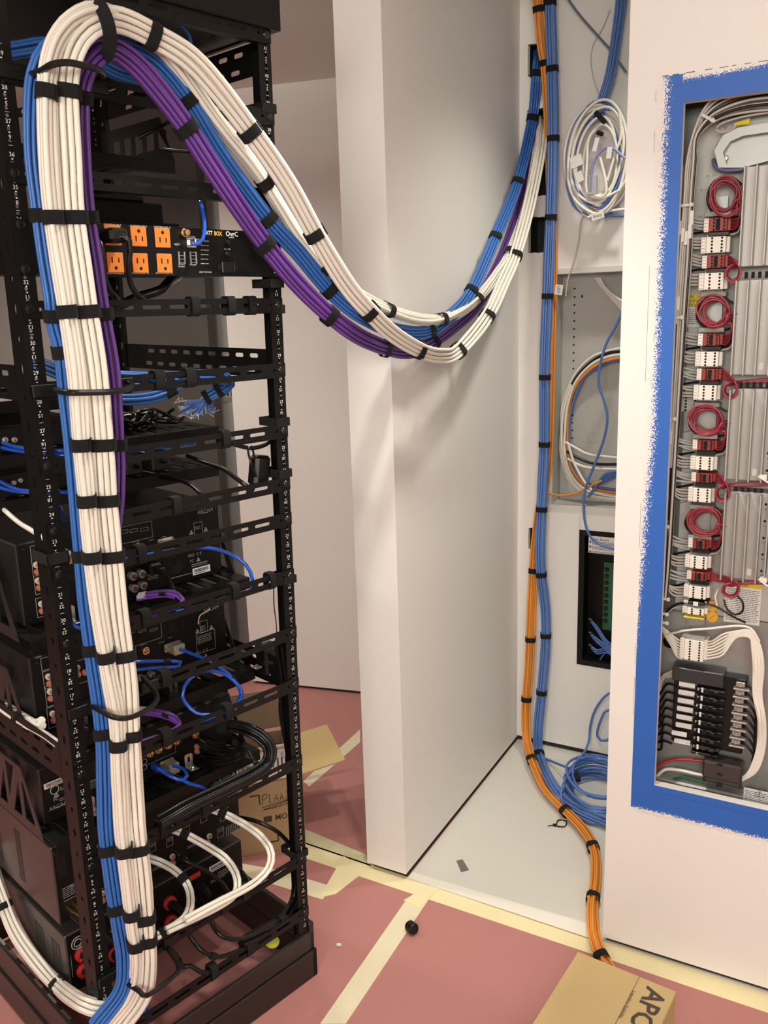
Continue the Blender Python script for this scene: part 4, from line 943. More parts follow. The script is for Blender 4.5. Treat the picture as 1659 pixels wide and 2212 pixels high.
q = RK(248, 509, -.02); t = bpy.data.objects['power_cable']; pm = MB().box(-.016, .016, -.016, .016, -.011, .011, .005, MX.Translation(RM @ q) @ MX.Rotation(1.3077, 4, 'Z')); part('plug', pm, BLKP, t, world=True)
cord('power_cable', 'black cord left of it, beside the purple bundle', 'cord', [(206, 517, -.02), (217, 526, -.035), (222, 552, -.035), (224, 590, -.03), (236, 625, -.02), (256, 648, .01)], .0048, CBLK, GB)
cord('power_cable', 'thick black cord sloping from the power adapters to the right post', 'cord', [(405, 985, .20), (436, 996, .14), (481, 1012, .08), (504, 1028, .05), (527, 1046, .02), (548, 1060, .010)], .0046, CBLK, GB)
cord('power_cable', 'black cord dropping from the vented shelf onto the lacing bar', 'cord', [(345, 1030, .20), (382, 1036, .14), (410, 1046, .08), (436, 1068, .02), (450, 1085, .010)], .0046, CBLK, GB)
cord('power_cable', 'black cord bowed under the tangle shelf bar by the right post', 'cord', [(488, 954, .02), (512, 962, .03), (545, 968, .03), (575, 960, .03), (592, 945, .03)], .0042, CBLK, GB)
cord('power_cable', 'black cord lying across the empty top shelf', 'cord', [(300, 298, .28), (340, 278, .25), (368, 262, .20), (395, 255, .1)], .004, CBLK, GB)
cord('power_cable', 'black cord leaving the empty top shelf to the right', 'cord', [(350, 322, .30), (380, 326, .2), (410, 328, .12), (440, 322, .08)], .003, CBLK, GB)
cord('power_cable', 'thick black cord plugged into the uppermost receiver', 'cord', [(334, 1226, .15), (350, 1236, .12), (364, 1252, .10), (374, 1275, .07), (386, 1300, .03)], .0048, CBLK, GB)
cord('power_cable', 'fat taped black cord lying behind the bar with three ties', 'cord', [(240, 672, .10), (290, 645, .09), (325, 634, .08), (350, 625, .07), (365, 608, .08), (385, 596, .12)], .0085, CBLK, GB)
strapped('cable_bundle', 'thick black cords bowing out in a big loop right of the preamplifier', 'cable bundle', [(470, 1568, .10), (508, 1569, .07), (545, 1580, .03), (571, 1598, .01), (584, 1622, -.01), (578, 1648, -.015), (554, 1667, -.018), (508, 1690, -.02), (467, 1710, -.02), (413, 1736, -.02), (372, 1760, -.018), (345, 1775, -.014)], [(488, 1566)], 5, .0043, CBLK, a=1.2, b=.9, loose=.15, group=GB, seed=51, cname='black_cable')
strapped('cable_bundle', 'black cords running down inside the right rear post', 'cable bundle', [(604, 1390, .05), (616, 1470, .05), (614, 1540, .06), (626, 1620, .05), (636, 1720, .045), (640, 1830, .045), (641, 1915, .045), (632, 1955, .035), (606, 1988, .012), (560, 2015, .01), (520, 2038, .008)], [(640, 1838), (606, 1990)], 6, .0042, CBLK, a=.9, b=1.2, loose=.25, group=GB, seed=52, cname='black_cable')
for i, (y0, y1) in enumerate(((1606, 1612), (1615, 1616), (1624, 1620), (1632, 1623), (1640, 1626), (1648, 1630))):
    cord('audio_lead', ('topmost', 'second', 'third', 'fourth', 'fifth', 'lowest')[i]+' of the thin black leads fanning out of the multi-pin plugs', 'cord', [(446, y0, .16), (468, y0+4, .12), (500, (y0+y1)/2+5, .08), (532, y1+4, .04), (548+i*4, 1645+i*2, .02), (552+i*6, 1662-i, .0)], .0026, CBLK, group='thin black audio leads', ties=(.62,) if i == 3 else ())
for i, rows in enumerate(([(457, 1985, .05), (462, 2003, .04), (476, 2020, .02), (500, 2029, .01), (535, 2024, .0), (577, 2005, .0), (610, 1992, .004)], [(404, 2010, .05), (416, 2030, .04), (432, 2050, .02), (449, 2061, .01), (474, 2067, .0), (505, 2058, .0), (545, 2040, .0)],
                          [(352, 2028, .02), (366, 2046, .02), (382, 2066, .02), (391, 2088, .02), (412, 2086, .01), (434, 2100, .0), (458, 2098, .0)], [(214, 2008, .15), (232, 2016, .12), (252, 2034, .08), (262, 2046, .06)], [(500, 1762, .15), (530, 1768, .12), (560, 1776, .08), (600, 1797, .05), (634, 1832, .045)],
                          [(388, 1850, .16), (405, 1862, .14), (425, 1872, .13), (455, 1888, .12), (478, 1906, .11), (492, 1926, .12)], [(157, 1978, .17), (168, 1988, .15), (190, 2004, .12), (218, 2018, .10), (250, 2042, .08)], [(505, 1870, .15), (524, 1885, .10), (536, 1905, .04), (538, 1930, .008)])):
    cord('power_cable', ('black cord looping under the lower lacing bar, nearest the right post', 'black cord looping over the base left of the nearest loop', 'black cord tied in a knot left of the base opening', 'black cord passing behind the foot of the blue bundle', 'black cord running from the upper amplifier to the right post', 'black cord from the gold plug between the white wire loops', 'black lead from the gold plugs behind the left rear post', 'black cord hooked over the bar with the white wires')[i], 'cord', rows, .0046, CBLK, GB, ties=(.5,) if i in (1, 2) else ())
for nm, rows, lb in (('a', [(300, 1285, .12), (335, 1279, .08), (365, 1277, .05), (386, 1283, .03), (396, 1295, .02), (388, 1306, .012), (350, 1322, .010), (300, 1340, .010)], 'violet audio cords doubled back below the uppermost receiver'),
                     ('b', [(300, 1530, .12), (335, 1534, .08), (362, 1540, .05), (382, 1550, .03), (389, 1562, .02), (378, 1574, .012), (340, 1590, .010), (285, 1608, .010)], 'violet audio cords doubled back under the coiled blue patch cord')):
    for i in range(4):
        d = (i % 2)*6; e = (i//2)*6
        cord('audio_cable', ('first', 'second', 'third', 'fourth')[i]+' '+('dark purple', 'violet')[i % 2]+lb[6:]+', from above', 'cable', [(x-(d if k < 4 else 0)*.5, y+d*.8*(1 if k < 5 else .3)+e*(.9 if k < 4 else .2), z+.004*i) for k, (x, y, z) in enumerate(rows)], .0035, CPUR2 if i % 2 else CPURP, group=lb, ties=(.38,) if i == 1 else (), tips=((.06, .018, LABEL, 1.35),) if i < 2 else ())
GW = 'white speaker wires looping from the amplifiers'
for rows, lb, st in (([(318, 1852, .17), (345, 1862, .14), (372, 1876, .11), (396, 1898, .08), (410, 1926, .05), (411, 1958, .02), (398, 1984, .0), (366, 2007, -.008), (325, 2030, -.012)], 'white speaker wire loop nearest the big vertical bundles', [(398, 1905), (352, 2020)]),
                     ([(370, 1790, .17), (400, 1802, .14), (445, 1826, .10), (485, 1853, .06), (508, 1884, .03), (513, 1915, .01), (503, 1936, .0), (470, 1958, -.006), (420, 1982, -.01), (360, 2010, -.018)], 'white speaker wire loop in the middle of three', [(402, 1803)]),
                     ([(455, 1747, .17), (495, 1763, .13), (540, 1788, .08), (572, 1816, .04), (586, 1845, .015), (580, 1876, .004), (556, 1902, -.002), (525, 1922, -.008), (470, 1950, -.016), (400, 1988, -.02)], 'white speaker wire loop farthest right, near the carton', [(476, 1755)])):
    strapped('speaker_wire', lb, 'cable bundle', rows, st, 2, .0042, CWHITE, a=1.6, b=.6, loose=.08, group=GW, seed=60, cname='white_cable', swid=.018)
cord('speaker_wire', 'short white wire end behind the blue bundle, low on the rack', 'cable', [(198, 1822, .17), (210, 1828, .14), (228, 1828, .10)], .003, CWHITE)
def kbundle(name, label, cat, rows, spx, *a, **k):
    pts = kpath(rows); P = crom(pts, .015); return bundle(name, label, cat, pts, *a, straps=[near(P, *s) for s in spx], **k)
kbundle('cable_bundle', 'white cables sagging along the left side inside the rack base', 'cable bundle', [(-30, 1840, 'kx', -.002), (0, 1928, 'kx', -.003), (32, 2008, 'kx', -.003), (72, 2070, 'kx', -.002), (124, 2128, 'kx', -.001), (180, 2168, .025), (228, 2178, -.010), (262, 2160, -.03)], [(8, 1950), (123, 2127)], 9, .0040, CWHITE, a=1.2, b=.9, loose=.18, seed=61, cname='white_cable', swid=.014)
for i, rows in enumerate(([(-25, 1492, 'kx', .004), (20, 1528, 'kx', .004), (55, 1550, 'kx', .004), (76, 1562, 'kx', .004), (90, 1556, 'kx', .006)], [(-25, 1500, 'kx', -.002), (20, 1536, 'kx', -.002), (58, 1562, 'kx', -.002), (92, 1568, 'kx', .004)], [(-25, 1508, 'kx', -.004), (25, 1545, 'kx', -.004), (65, 1570, 'kx', -.003), (100, 1590, 'kx', -.003), (127, 1610, 'kx', -.003)])):
    cord('speaker_wire', ('white wire with a curled tip on the left side brace', 'white wire with a cut round end on the left side brace', 'longest white wire tapering along the left side brace')[i], 'cable', rows, .0075, CWHITE, 'thick white wires on the left side brace', ties=(.58,) if i == 1 else ())
cord('speaker_wire', 'white cable passing behind the left rear post near the uppermost receiver', 'cable', [(5, 1098, .22), (40, 1128, .16), (75, 1150, .10), (110, 1175, .06), (140, 1190, .05), (168, 1206, .05)], .0042, CWHITE)
cord('speaker_wire', 'white cable stub with a black band high on the left', 'cable', [(20, 246, .15), (45, 243, .13), (70, 240, .10)], .0045, CWHITE, ties=(.45,))
cord('twist_tie', 'thin curled tan wire dangling over the second receiver', 'wire', [(428, 1348, .10), (432, 1330, .09), (445, 1322, .09), (453, 1316, .09), (450, 1309, .09)], .0012, mat('tan_wire', (.6, .5, .36), .4), n=6, step=.004)
for k in range(7):                                         # black cord tangle on the vented shelf
    cx, cz = .30+R.uniform(-.06, .11), 1.150+R.uniform(0, .022); rx = R.uniform(.022, .045); rows = []
    for i in range(15): a = i*.9; rows.append(RM @ V((cx+rx*math.cos(a)*(1+.15*math.sin(i*2.3+k)), .29+R.uniform(-.05, .05), cz+.016*math.sin(a*1.3+k)+.003*math.sin(i))))
    P = crom(rows, .012); solid('coiled_cable', MB().tube(P, .0042, 7), CBLK, 'black cord coiled in the tangle on the vented shelf', 'cord', 'coiled black cords on the vented shelf', sharp=1.2)
# ================================================================ the open lighting panel in the front wall
PX0, PX1, PZ0, PZ1 = PO
YBP = 1.893
panel = thing('lighting_panel', 'open recessed lighting panel crowded with terminal blocks, modules and breakers, framed by blue tape', 'electrical panel', ((PX0+PX1)/2, YBP, PZ0))
def pp(name, mb, ms, parent=None, label=None, kind=None, sharp=.6): return part(name, mb, ms, parent or panel, True, label, kind, sharp)
EX0, EZ0, EZ1 = PX0-.035, PZ0-.058, PZ1+.03             # the box is larger than the opening in front of it
e = MB().box(EX0-.004, EX0, YF+.024, YBP+.004, EZ0-.004, EZ1+.004).box(PX1, PX1+.004, YF+.024, YBP+.004, EZ0-.004, EZ1+.004)
e.box(EX0, PX1, YF+.024, YBP+.004, EZ0-.004, EZ0).box(EX0, PX1, YF+.024, YBP+.004, EZ1, EZ1+.004).box(EX0, PX1, YBP+.003, YBP+.006, EZ0, EZ1)
pp('enclosure', e, mat('dark_galvanised', (.20, .21, .205), .4, metal=.7, bump=.03, scale=40, var=.15))
zs = AY(1560, 1330, YBP).z
hl = [circ(*[(p.x, p.z) for p in [AY(*q, YBP)]][0], .0032, 8) for q in ((1567, 277), (1550, 315), (1565, 290), (1541, 345), (1543, 380), (1530, 382), (1638, 312), (1590, 325), (1620, 332), (1513, 470), (1500, 760), (1512, 757), (1522, 762), (1516, 412), (1527, 412))]
pp('back_plate', MB().plate([(PX0+.01, zs), (PX1-.01, zs), (PX1-.01, PZ1-.02), (PX0+.01, PZ1-.02)], hl, .002, MX(((1, 0, 0, 0), (0, 0, 1, YBP), (0, 1, 0, 0), (0, 0, 0, 1)))), CABP)
lp = MB().box(PX0-.02, PX1-.01, YBP-.001, YBP+.001, EZ0+.004, zs-.003)
for q in ((1527, 1662), (1479, 1645), (1632, 1680), (1556, 1430), (1655, 1477), (1490, 1588)): pass
pp('back_plate', lp, GALV, label='bare galvanised lower back plate')
zc_ = AY(1500, 1694, 1.86).z
sh = MB().box(PX0-.02, PX1-.01, 1.852, YBP-.002, EZ0+.001, zc_, .004)
for k in range(16): sh.box(PX0+.01+k*.022, PX0+.020+k*.022, 1.850, 1.852, zc_-.024, zc_-.012, .001)
pp('bottom_channel', sh, GALV)
ko = MB()
for px, py, r in ((1462, 1350, .030), (1470, 1060, .026), (1477, 900, .032), (1600, 870, .014), (1562, 1085, .016)):
    p = AY(px, py, YBP-.002); ko.tube([(p.x+r*math.cos(a*.2618), p.y, p.z+r*math.sin(a*.2618)) for a in range(24)], .0009, 5, closed=True)
pp('knockout_ring', ko, GALV, kind='stuff')
g = AY(1447, 1386, YBP-.003); pp('grommet', MB().lathe([(.014, 0), (.014, .004), (.010, .006), (.0085, .002)], 18, MX.Translation(g) @ RXM), BLKP)
# din rail
a, c = AY(1553, 425, YBP-.008), AY(1502, 1352, YBP-.008)
pp('din_rail', MB().box(a.x-.016, a.x+.016, YBP-.009, YBP-.007, c.z, a.z).box(a.x-.018, a.x-.0155, YBP-.013, YBP-.007, c.z, a.z).box(a.x+.0155, a.x+.018, YBP-.013, YBP-.007, c.z, a.z), GALV)
# ---- terminal blocks
YT = 1.838
def block(kind, x0, y0, x1, y1, n):
    p0, p1 = AY(x0, y0, YT), AY(x1, y1, YT); w = p1.x-p0.x; h = p0.z-p1.z
    mb = MB().box(p0.x, p1.x, YT, YBP-.012, p1.z, p0.z, .0012); mb.box(p1.x-.001, p1.x+w*.16, YT+.012, YBP-.012, p1.z+.0005, p0.z-.0005, .001)
    col = {'R': RED2, 'W': TERM, 'B': BLKP}[kind]
    t = pp('terminal_block', mb, col, label={'R': 'red terminal block', 'W': 'white terminal block', 'B': 'black terminal block'}[kind])
    hb = MB()
    for i in range(n):
        z = p0.z-h*(i+.5)/n
        for f in ((.24, .74) if kind == 'W' else (.22, .48, .78)) if kind != 'B' else ():
            hb.lathe([(.0023 if f != .48 else .0016, -.0004), (.0021, .0006)], 8, MX.Translation((p0.x+w*f+.002, YT, z)) @ RXM)
        if i and kind == 'R': hb.box(p0.x+.001, p1.x-.001, YT-.0003, YT+.0004, p0.z-h*i/n-.0002, p0.z-h*i/n+.0002)
    if kind == 'R': hb.box(p0.x+w*.38, p0.x+w*.62, YT-.0003, YT, p1.z+.002, p0.z-.002)
    if hb.v: pp('screw_hole', hb, HOLE, t, kind='stuff')
    mk = MB().box(p0.x-.010, p0.x-.0005, YT+.004, YBP-.014, p1.z, p0.z, .0008); m = pp('marker_strip', mk, TERM, t)
    nb = MB()
    for i in range(n): nb.box(p0.x-.0085, p0.x-.003, YT+.0036, YT+.004, p0.z-h*(i+.5)/n-.0008, p0.z-h*(i+.5)/n+.0010)
    pp('marker_print', nb, mat('faint_print', (.45, .44, .42), .6), m, kind='stuff')
    if kind == 'R':
        q = p1.z; pp('base_clip', MB().box(p0.x-.001, p1.x+w*.13, YT+.002, YBP-.012, q-.0085, q-.0008, .001), BLKP, t)
    return p0, p1
BL = [('R', 1532, 471, 1570, 498, 4), ('W', 1526, 512, 1567, 545, 5), ('R', 1528, 552, 1564, 578, 4), ('W', 1521, 590, 1562, 625, 5), ('R', 1519, 721, 1553, 747, 4), ('W', 1513, 760, 1551, 792, 5),
      ('R', 1516, 797, 1550, 822, 4), ('W', 1509, 832, 1547, 865, 5), ('R', 1507, 951, 1541, 974, 4), ('W', 1502, 986, 1540, 1017, 5), ('R', 1504, 1022, 1538, 1044, 4), ('W', 1497, 1054, 1535, 1087, 5),
      ('R', 1497, 1165, 1529, 1188, 4), ('W', 1490, 1200, 1527, 1231, 5), ('R', 1494, 1235, 1526, 1257, 4), ('W', 1487, 1265, 1524, 1296, 5), ('B', 1486, 1299, 1522, 1309, 2), ('W', 1484, 1312, 1520, 1331, 3), ('W', 1479, 1381, 1518, 1431, 8)]
PTS = [block(*b) for b in BL]
p0, p1 = AY(1498, 1299, YT), AY(1508, 1309, YT); pp('white_button', MB().box(p0.x, p1.x, YT-.002, YT, p1.z, p0.z), TERM)
p0, p1 = AY(1484, 1332, YT), AY(1520, 1340, YT); gb = pp('ground_block', MB().box(p0.x-.008, p1.x, YT, YBP-.012, p1.z, p0.z, .001), CYEL, label='yellow-green ground terminal block')
pp('ground_screw', MB().box(p0.x+.004, p0.x+.012, YT-.0005, YT, p1.z+.0015, p0.z-.0015).box(p0.x+.022, p0.x+.030, YT-.0005, YT, p1.z+.0015, p0.z-.0015), GPCB, gb, kind='stuff')
for y in (463, 636, 712, 873, 941, 1093, 1158, 1372):
    x = 1553-(y-425)*.055; q = AY(x-18, y, YT+.02); pp('end_clamp', MB().box(q.x-.008, q.x+.040, YT+.012, YBP-.012, q.z-.005, q.z+.004, .001), mat('grey_clamp', (.30, .29, .27), .5))
# ---- power modules with finned heat sinks
YM = 1.812
def module(px, py, pxb, pyb, lab):
    a, c = AY(px, py, YM), AY(pxb, pyb, YM); x0 = (a.x+c.x)/2; z0, z1 = c.z, a.z; W_ = .19
    m = pp('power_module', MB().box(x0, x0+W_, YM+.026, YBP-.004, z0, z1, .001), ALU, label='aluminium heat-sink module')
    for i, dx in enumerate((0, .0212, .0426, .0655, .0815)):
        pp('heat_sink_fin', MB().box(x0+dx-.0013, x0+dx+.0013, YM, YM+.0265, z0+.001, z1-.001, .0004), ALU, m)
    hb = MB()
    for k in range(5):
        zz = z1-(z1-z0)*(.12+.19*k)
        hb.lathe([(.0026, 0), (.0022, .0005)], 8, MX.Translation((x0+.0735, YM+.0258, zz)) @ RXM); hb.lathe([(.0012, 0), (.001, .0005)], 6, MX.Translation((x0+.0735, YM+.0258, zz-.010)) @ RXM)
    pp('module_screw', hb, HOLE, m, kind='stuff')
    sb = MB().box(x0+.047, x0+.055, YM+.0252, YM+.0258, z0+.010, z0+.024); pp('barcode_label', sb, LABEL, m)
    if lab:
        l = pp('rating_label', MB().box(x0+.085, x0+.135, YM+.0125, YM+.0138, z0+(z1-z0)*.12, z1-.004), PBLUE, m, label='pale blue rating label')
        tx = MB()
        zz = z1-.012
        while zz > z0+(z1-z0)*.16:
            x = x0+.087
            while x < x0+.130: w = R.uniform(.003, .012); tx.box(x, x+w, YM+.0120, YM+.0125, zz, zz+.0011); x += w+.0015
            zz -= R.choice((.0036, .0036, .010))
        pp('label_print', tx, INK, l, kind='stuff')
module(1612, 356, 1593, 576, False); module(1592, 605, 1577, 812, False); module(1578, 842, 1565, 1040, True); module(1567, 1066, 1556, 1254, True)
for y0 in (578, 814, 1041):
    q = AY(1585-(y0-578)*.045, y0+4, YM+.03); 
    tv = MB()
    for k in range(5): tv.box(q.x+.02+k*.012, q.x+.026+k*.012, YM+.03, YM+.032, q.z-.018, q.z-.006)
    pp('module_vent', tv, HOLE, kind='stuff')
# bracket, wire nut and labels at the top
def py_(px, py, Y): v = AY(px, py, Y); return (v.x, v.z)
out = [py_(1543, 325, YBP-.03), py_(1562, 292, YBP-.03), py_(1596, 275, YBP-.03), py_(1680, 262, YBP-.03), py_(1680, 342, YBP-.03), py_(1605, 362, YBP-.03), py_(1552, 362, YBP-.03)]
FB = lambda y: MX(((1, 0, 0, 0), (0, 0, 1, y), (0, 1, 0, 0), (0, 0, 0, 1)))
inn = [((x-out[3][0])*.82+out[3][0]-.004, (z-out[5][1])*.70+out[5][1]+.006) for x, z in out]
br = pp('conduit_bracket', MB().plate(out, [inn], .026, FB(YBP-.030)).plate(out, [], .002, FB(YBP-.006)), GALV, label='hexagonal grey metal bracket')
q = AY(1565, 342, YBP-.012); pp('bracket_screw', MB().lathe([(.007, 0), (.006, .003), (.002, .004)], 12, MX.Translation(q) @ RXM), NICK, br)
p = AY(1586, 269, YBP-.035); c = AY(1620, 262, YBP-.035); pp('wire_nut', MB().cyl(p, c, .0028, 10, .0062), CYEL, label='yellow wire connector')
def wlabel(px0, py0, px1, py1, Y, head, words, hm):
    a, c = AY(px0, py0, Y), AY(px1, py1, Y); l = pp('warning_label', MB().box(a.x, c.x, Y-.0006, Y, c.z, a.z), LABEL)
    pp('label_head', MB().box(a.x, c.x, Y-.0009, Y-.0005, a.z-head, a.z), hm, l)
    tx = MB()
    for i, (w, s) in enumerate(words): tx.text(w, s, MX.Translation((a.x+.004, Y-.0012, a.z-s*.62-i*s*.98)) @ TXX, 'LEFT')
    zz = a.z-head-.006
    while zz > c.z+.004:
        x = a.x+.003
        while x < c.x-.006: w = R.uniform(.003, .010); tx.box(x, min(x+w, c.x-.003), Y-.0011, Y-.0008, zz, zz+.0010); x += w+.0014
        zz -= .0040
    pp('label_print', tx, INK, l, kind='stuff'); return l
wlabel(1471, 636, 1511, 706, YBP-.001, .0255, [('TION', .0088), ('NCIÓN', .0088), ('ENTION', .0088)], PYEL)
wlabel(1568, 1255, 1640, 1352, YBP-.004, .010, [('    ENTION', .0085)], PYEL)
wlabel(1607, 1700, 1690, 1748, 1.8495, .0005, [], LABEL)
tx = MB(); q = AY(1640, 1715, 1.8487)
tx.tube([(q.x, q.y, q.z+.010), (q.x+.010, q.y, q.z-.007), (q.x-.010, q.y, q.z-.007)], .0007, 4, closed=True); tx.box(q.x-.0008, q.x+.0008, q.y-.0004, q.y, q.z-.002, q.z+.005).box(q.x-.0008, q.x+.0008, q.y-.0004, q.y, q.z-.005, q.z-.0035)
pp('warning_triangle', tx, INK, kind='stuff')
q = AY(1468, 690, YBP-.002); pp('model_print', MB().text('-4A -4FSQ', .0085, MX.Translation((q.x+.02, YBP-.0022, q.z)) @ TXX), DWHT, kind='stuff')
for px, py in ((1539, 1308), (1539, 1331)):
    q = AY(px, py, YBP-.004); b = pp('orange_knob', MB().lathe([(.0125, 0), (.0125, .006), (.0115, .007), (.0, .0072)], 20, MX.Translation(q) @ RXM), OBUT, label='round orange button')
    pp('knob_slot', MB().box(-.008, .008, -.0078, -.0070, -.0007, .0007, 0, MX.Translation(q) @ MX.Rotation(-.8, 4, 'Y')), mat('dark_orange', (.4, .2, .02), .5), b)
# terminal grid plate seen behind the wires
p0, p1 = AY(1462, 855, YBP-.004), AY(1505, 890, YBP-.004); gp = pp('ground_bar', MB().box(p0.x, p1.x, YBP-.004, YBP, p1.z, p0.z, .001), CABP); hb = MB()
for i in range(5):
    for f in (.45, .9): hb.lathe([(.0026, 0), (.0022, .0004)], 6, MX.Translation((p0.x+(p1.x-p0.x)*f, YBP-.004, p0.z-(p0.z-p1.z)*(i+.5)/5)) @ RXM)
pp('screw_hole', hb, HOLE, gp, kind='stuff')
# ---- wires of the panel
def wire(rows, r, m, label=None, step=.007, n=6):
    P = crom([AY(*q) for q in rows], step); return pp('wire', MB().tube(P, r, n), m, label=label, sharp=1.2)
FOIL = printed('printed_foil_wire', (.52, .52, .51), (.03, .03, .03), .25)
for k in range(16):                                      # from the top right corner round and down the left side
    m = (CGREY, CBLK, CGREY, CGREY)[k % 4]; o = k*1.75-8; y = 1.83+.045*((k*7) % 10)/10
    d = 430+(k*97) % 760; b = R.uniform(-2, 2)
    wire([(1690, 180+o*3.0, y), (1620, 192+o*2.6+b, y), (1566, 212+o*2.2, y), (1528, 240+o*1.8, y), (1502, 285+o*1.2, y), (1490+o*.8, 350, y), (1484+o*.75, 430, y), (1476+o*.9, 560, y), (1467+o*.85, 700, y)] + ([(1458+o*.8, 860, y), (1448+o*.72, 1010, y)] if k % 5 else []) + ([(1440+o*.62, 1180, y), (1432+o*.55, 1290, y)] if k % 3 else []), .0026, m)
for k in range(11):
    wire([(1472-k*2.6, 640+k*14, 1.86), (1462-k*2.2, 760+k*10, 1.865), (1450-k*1.6, 900+k*8, 1.87), (1440-k*1.2, 1080, 1.872), (1430-k*.9, 1260, 1.872), (1424-k*.7, 1420, 1.872), (1416+k*1.0, 1560, 1.872)], .0026, CBLK)
for bi, (bk, x0, y0, x1, y1, n) in enumerate(BL[:16]):
    for i in range(4):
        yy = y0+(y1-y0)*(i+.6)/n; s = 1471-(yy-471)*.047+R.uniform(-4, 6)
        if bk == 'W': wire([(s-2+i*4.5, yy-170+i*6, 1.852), (s-6+i*4.5, yy-95+i*4, 1.855), (s-5+i*4.5, yy-42+i*3, 1.858), (s+4+i*3, yy-12, 1.86), (s+24, yy-1, 1.86), (x0-9, yy, 1.858)], .0023, CGREY)
        else: wire([(s-6, yy-26+R.uniform(-5, 5), 1.872), (s+10, yy-10+R.uniform(-3, 3), 1.87), (s+34, yy-2, 1.866), (x0-9, yy, 1.858)], .0026, FOIL)
    if bk == 'R': wire([(1468-(y1-471)*.047, y1+16, 1.874), (1490-(y1-471)*.04, y1+8, 1.87), (x0-8, y1+3, 1.858)], .0023, CBLK)
LOOPS = [(1566, 424, 33, 42, 1606, 440, 0), (1545, 675, 35, 34, 1592, 680, 4), (1530, 908, 36, 32, 1578, 908, 8), (1522, 1125, 36, 31, 1568, 1130, 12)]
for cx, cy, rx, ry, ex, ey, bi in LOOPS:
    bk, x0, y0, x1, y1, n = BL[bi]
    for k in range(6):
        y = 1.826+.005*k; rr = 1-.06*k+R.uniform(-.06, .06); a0 = -.25+R.uniform(-.3, .3); jx, jy = R.uniform(-7, 7), R.uniform(-5, 5)
        rows = [(ex+8, ey+R.uniform(-8, 10), 1.845), (cx+rx*.8, cy+ry*.25+jy, y)]
        for i in range(9): a = a0+.9+i*math.pi*2/8; rows.append((cx+jx+rx*rr*math.cos(a)*(1+.09*math.sin(2*a+k*1.7)), cy+jy+ry*rr*math.sin(a), y+.001*i))
        yy = y0+(y1-y0)*(min(k, 3)+.5)/4; rows += [(cx+rx*1.02, cy+ry*.75, y), ((x1+16+cx+rx)/2+3, (yy+cy+ry)/2+4, y+.004), (x1+14, yy+1, YT+.018), (x1+6, yy, YT+.02)]
        wire(rows, 0.0021, CRED, label='dull red wire')
    wire([(cx+rx*1.1, cy-ry*.6, 1.86), (cx+rx*.3, cy-ry*1.02, 1.86), (cx-rx*.7, cy-ry*.75, 1.86), (cx-rx*1.15, cy+4, 1.86), (cx-rx*.75, cy+ry*.85, 1.86), (cx+rx*.4, cy+ry*1.08, 1.855), (cx+rx*1.2, cy+ry*.95, 1.85)], .0024, CBLK)
    wire([(x1+4, y1+3, YT+.02), (x1+22, y1-2, 1.852), (ex-6, y1-30, 1.85), (ex+2, ey+30, 1.86)], .0023, CBLK); wire([(x1+4, y1+9, YT+.02), (x1+24, y1+4, 1.855), (ex-3, y1-22, 1.855), (ex+6, ey+35, 1.865)], .0022, CGREY)
for cx, cy, rx, ry, bi in ((1582, 588, 15, 22, 2), (1577, 840, 14, 20, 6), (1560, 1063, 14, 21, 10), (1577, 1272, 17, 18, 14)):
    bk, x0, y0, x1, y1, n = BL[bi]
    for k in range(5):
        y = 1.822+.004*k; yy = y0+(y1-y0)*(min(k, 3)+.5)/4; rr = 1-.07*k; j = R.uniform(-2, 2)
        rows = [(x1+6, yy, YT+.018), (x1+14, yy, YT+.012), (cx+rx*.4, cy-ry*1.1+k*2, y), (cx+rx*1.05+j, cy-ry*.3, y), (cx+rx*rr, cy+ry*.55, y), (cx+j, cy+ry*rr*1.1, y), (cx-rx*rr, cy+ry*.4, y), (cx-rx*.7*rr, cy-ry*.4, y), (cx+rx*.2, cy-ry*.75+k*2, y+.004), (cx+rx*1.3, cy-ry*.8+k, 1.85), (1660, cy-ry*.9-4+k*2, 1.865)]
        wire(rows, 0.0021, CRED, label='dull red wire')
wire([(1690, 228, 1.87), (1640, 232, 1.868), (1600, 240, 1.868), (1570, 252, 1.87), (1556, 262, 1.875)], .0024, CGREEN, label='green ground wire')
wire([(1690, 240, 1.865), (1640, 246, 1.862), (1590, 256, 1.862), (1556, 268, 1.862), (1546, 280, 1.862), (1556, 286, 1.862), (1580, 280, 1.86), (1590, 270, 1.858)], .0022, CGREY)
wire([(1541, 345, 1.882), (1546, 360, 1.87), (1565, 368, 1.866), (1600, 366, 1.866), (1612, 360, 1.872)], .0036, mat('slate_blue_wire', (.13, .15, .30), .4), label='slate blue wire')
for k in range(7):                                       # white wires of the lower block
    yy = 1386+k*6.2; g = k*1.6
    wire([(1522, yy, YT+.015), (1540, yy-2, YT+.006), (1562, yy-16+k, 1.836), (1590, 1364+k*2.2, 1.834), (1620, 1362+k*2.6, 1.834), (1641-g*1.7, 1392+k*2, 1.834), (1649-g*2.2, 1440, 1.834-.002*(k % 2)), (1645-g*1.8, 1500, 1.834), (1653-g*1.5, 1560, 1.834-.002*(k % 3)), (1651-g*1.7, 1620, 1.838), (1634-g*1.7, 1666, 1.842), (1600, 1688-k*1.2, 1.85)], .0023, CWHITE, label='white wire')
    wire([(1425+k*2, 1350+k*4, 1.868), (1445+k, 1366+k*5, 1.862), (1462, yy-6, 1.855), (1474, yy, YT+.015)], .0022, CWHITE, label='white wire')
wire([(1436, 1372, 1.866), (1480, 1362, 1.84), (1530, 1358, 1.834), (1590, 1352, 1.834), (1622, 1358, 1.834), (1640, 1385, 1.834)], .0028, CWHITE, label='white wire')
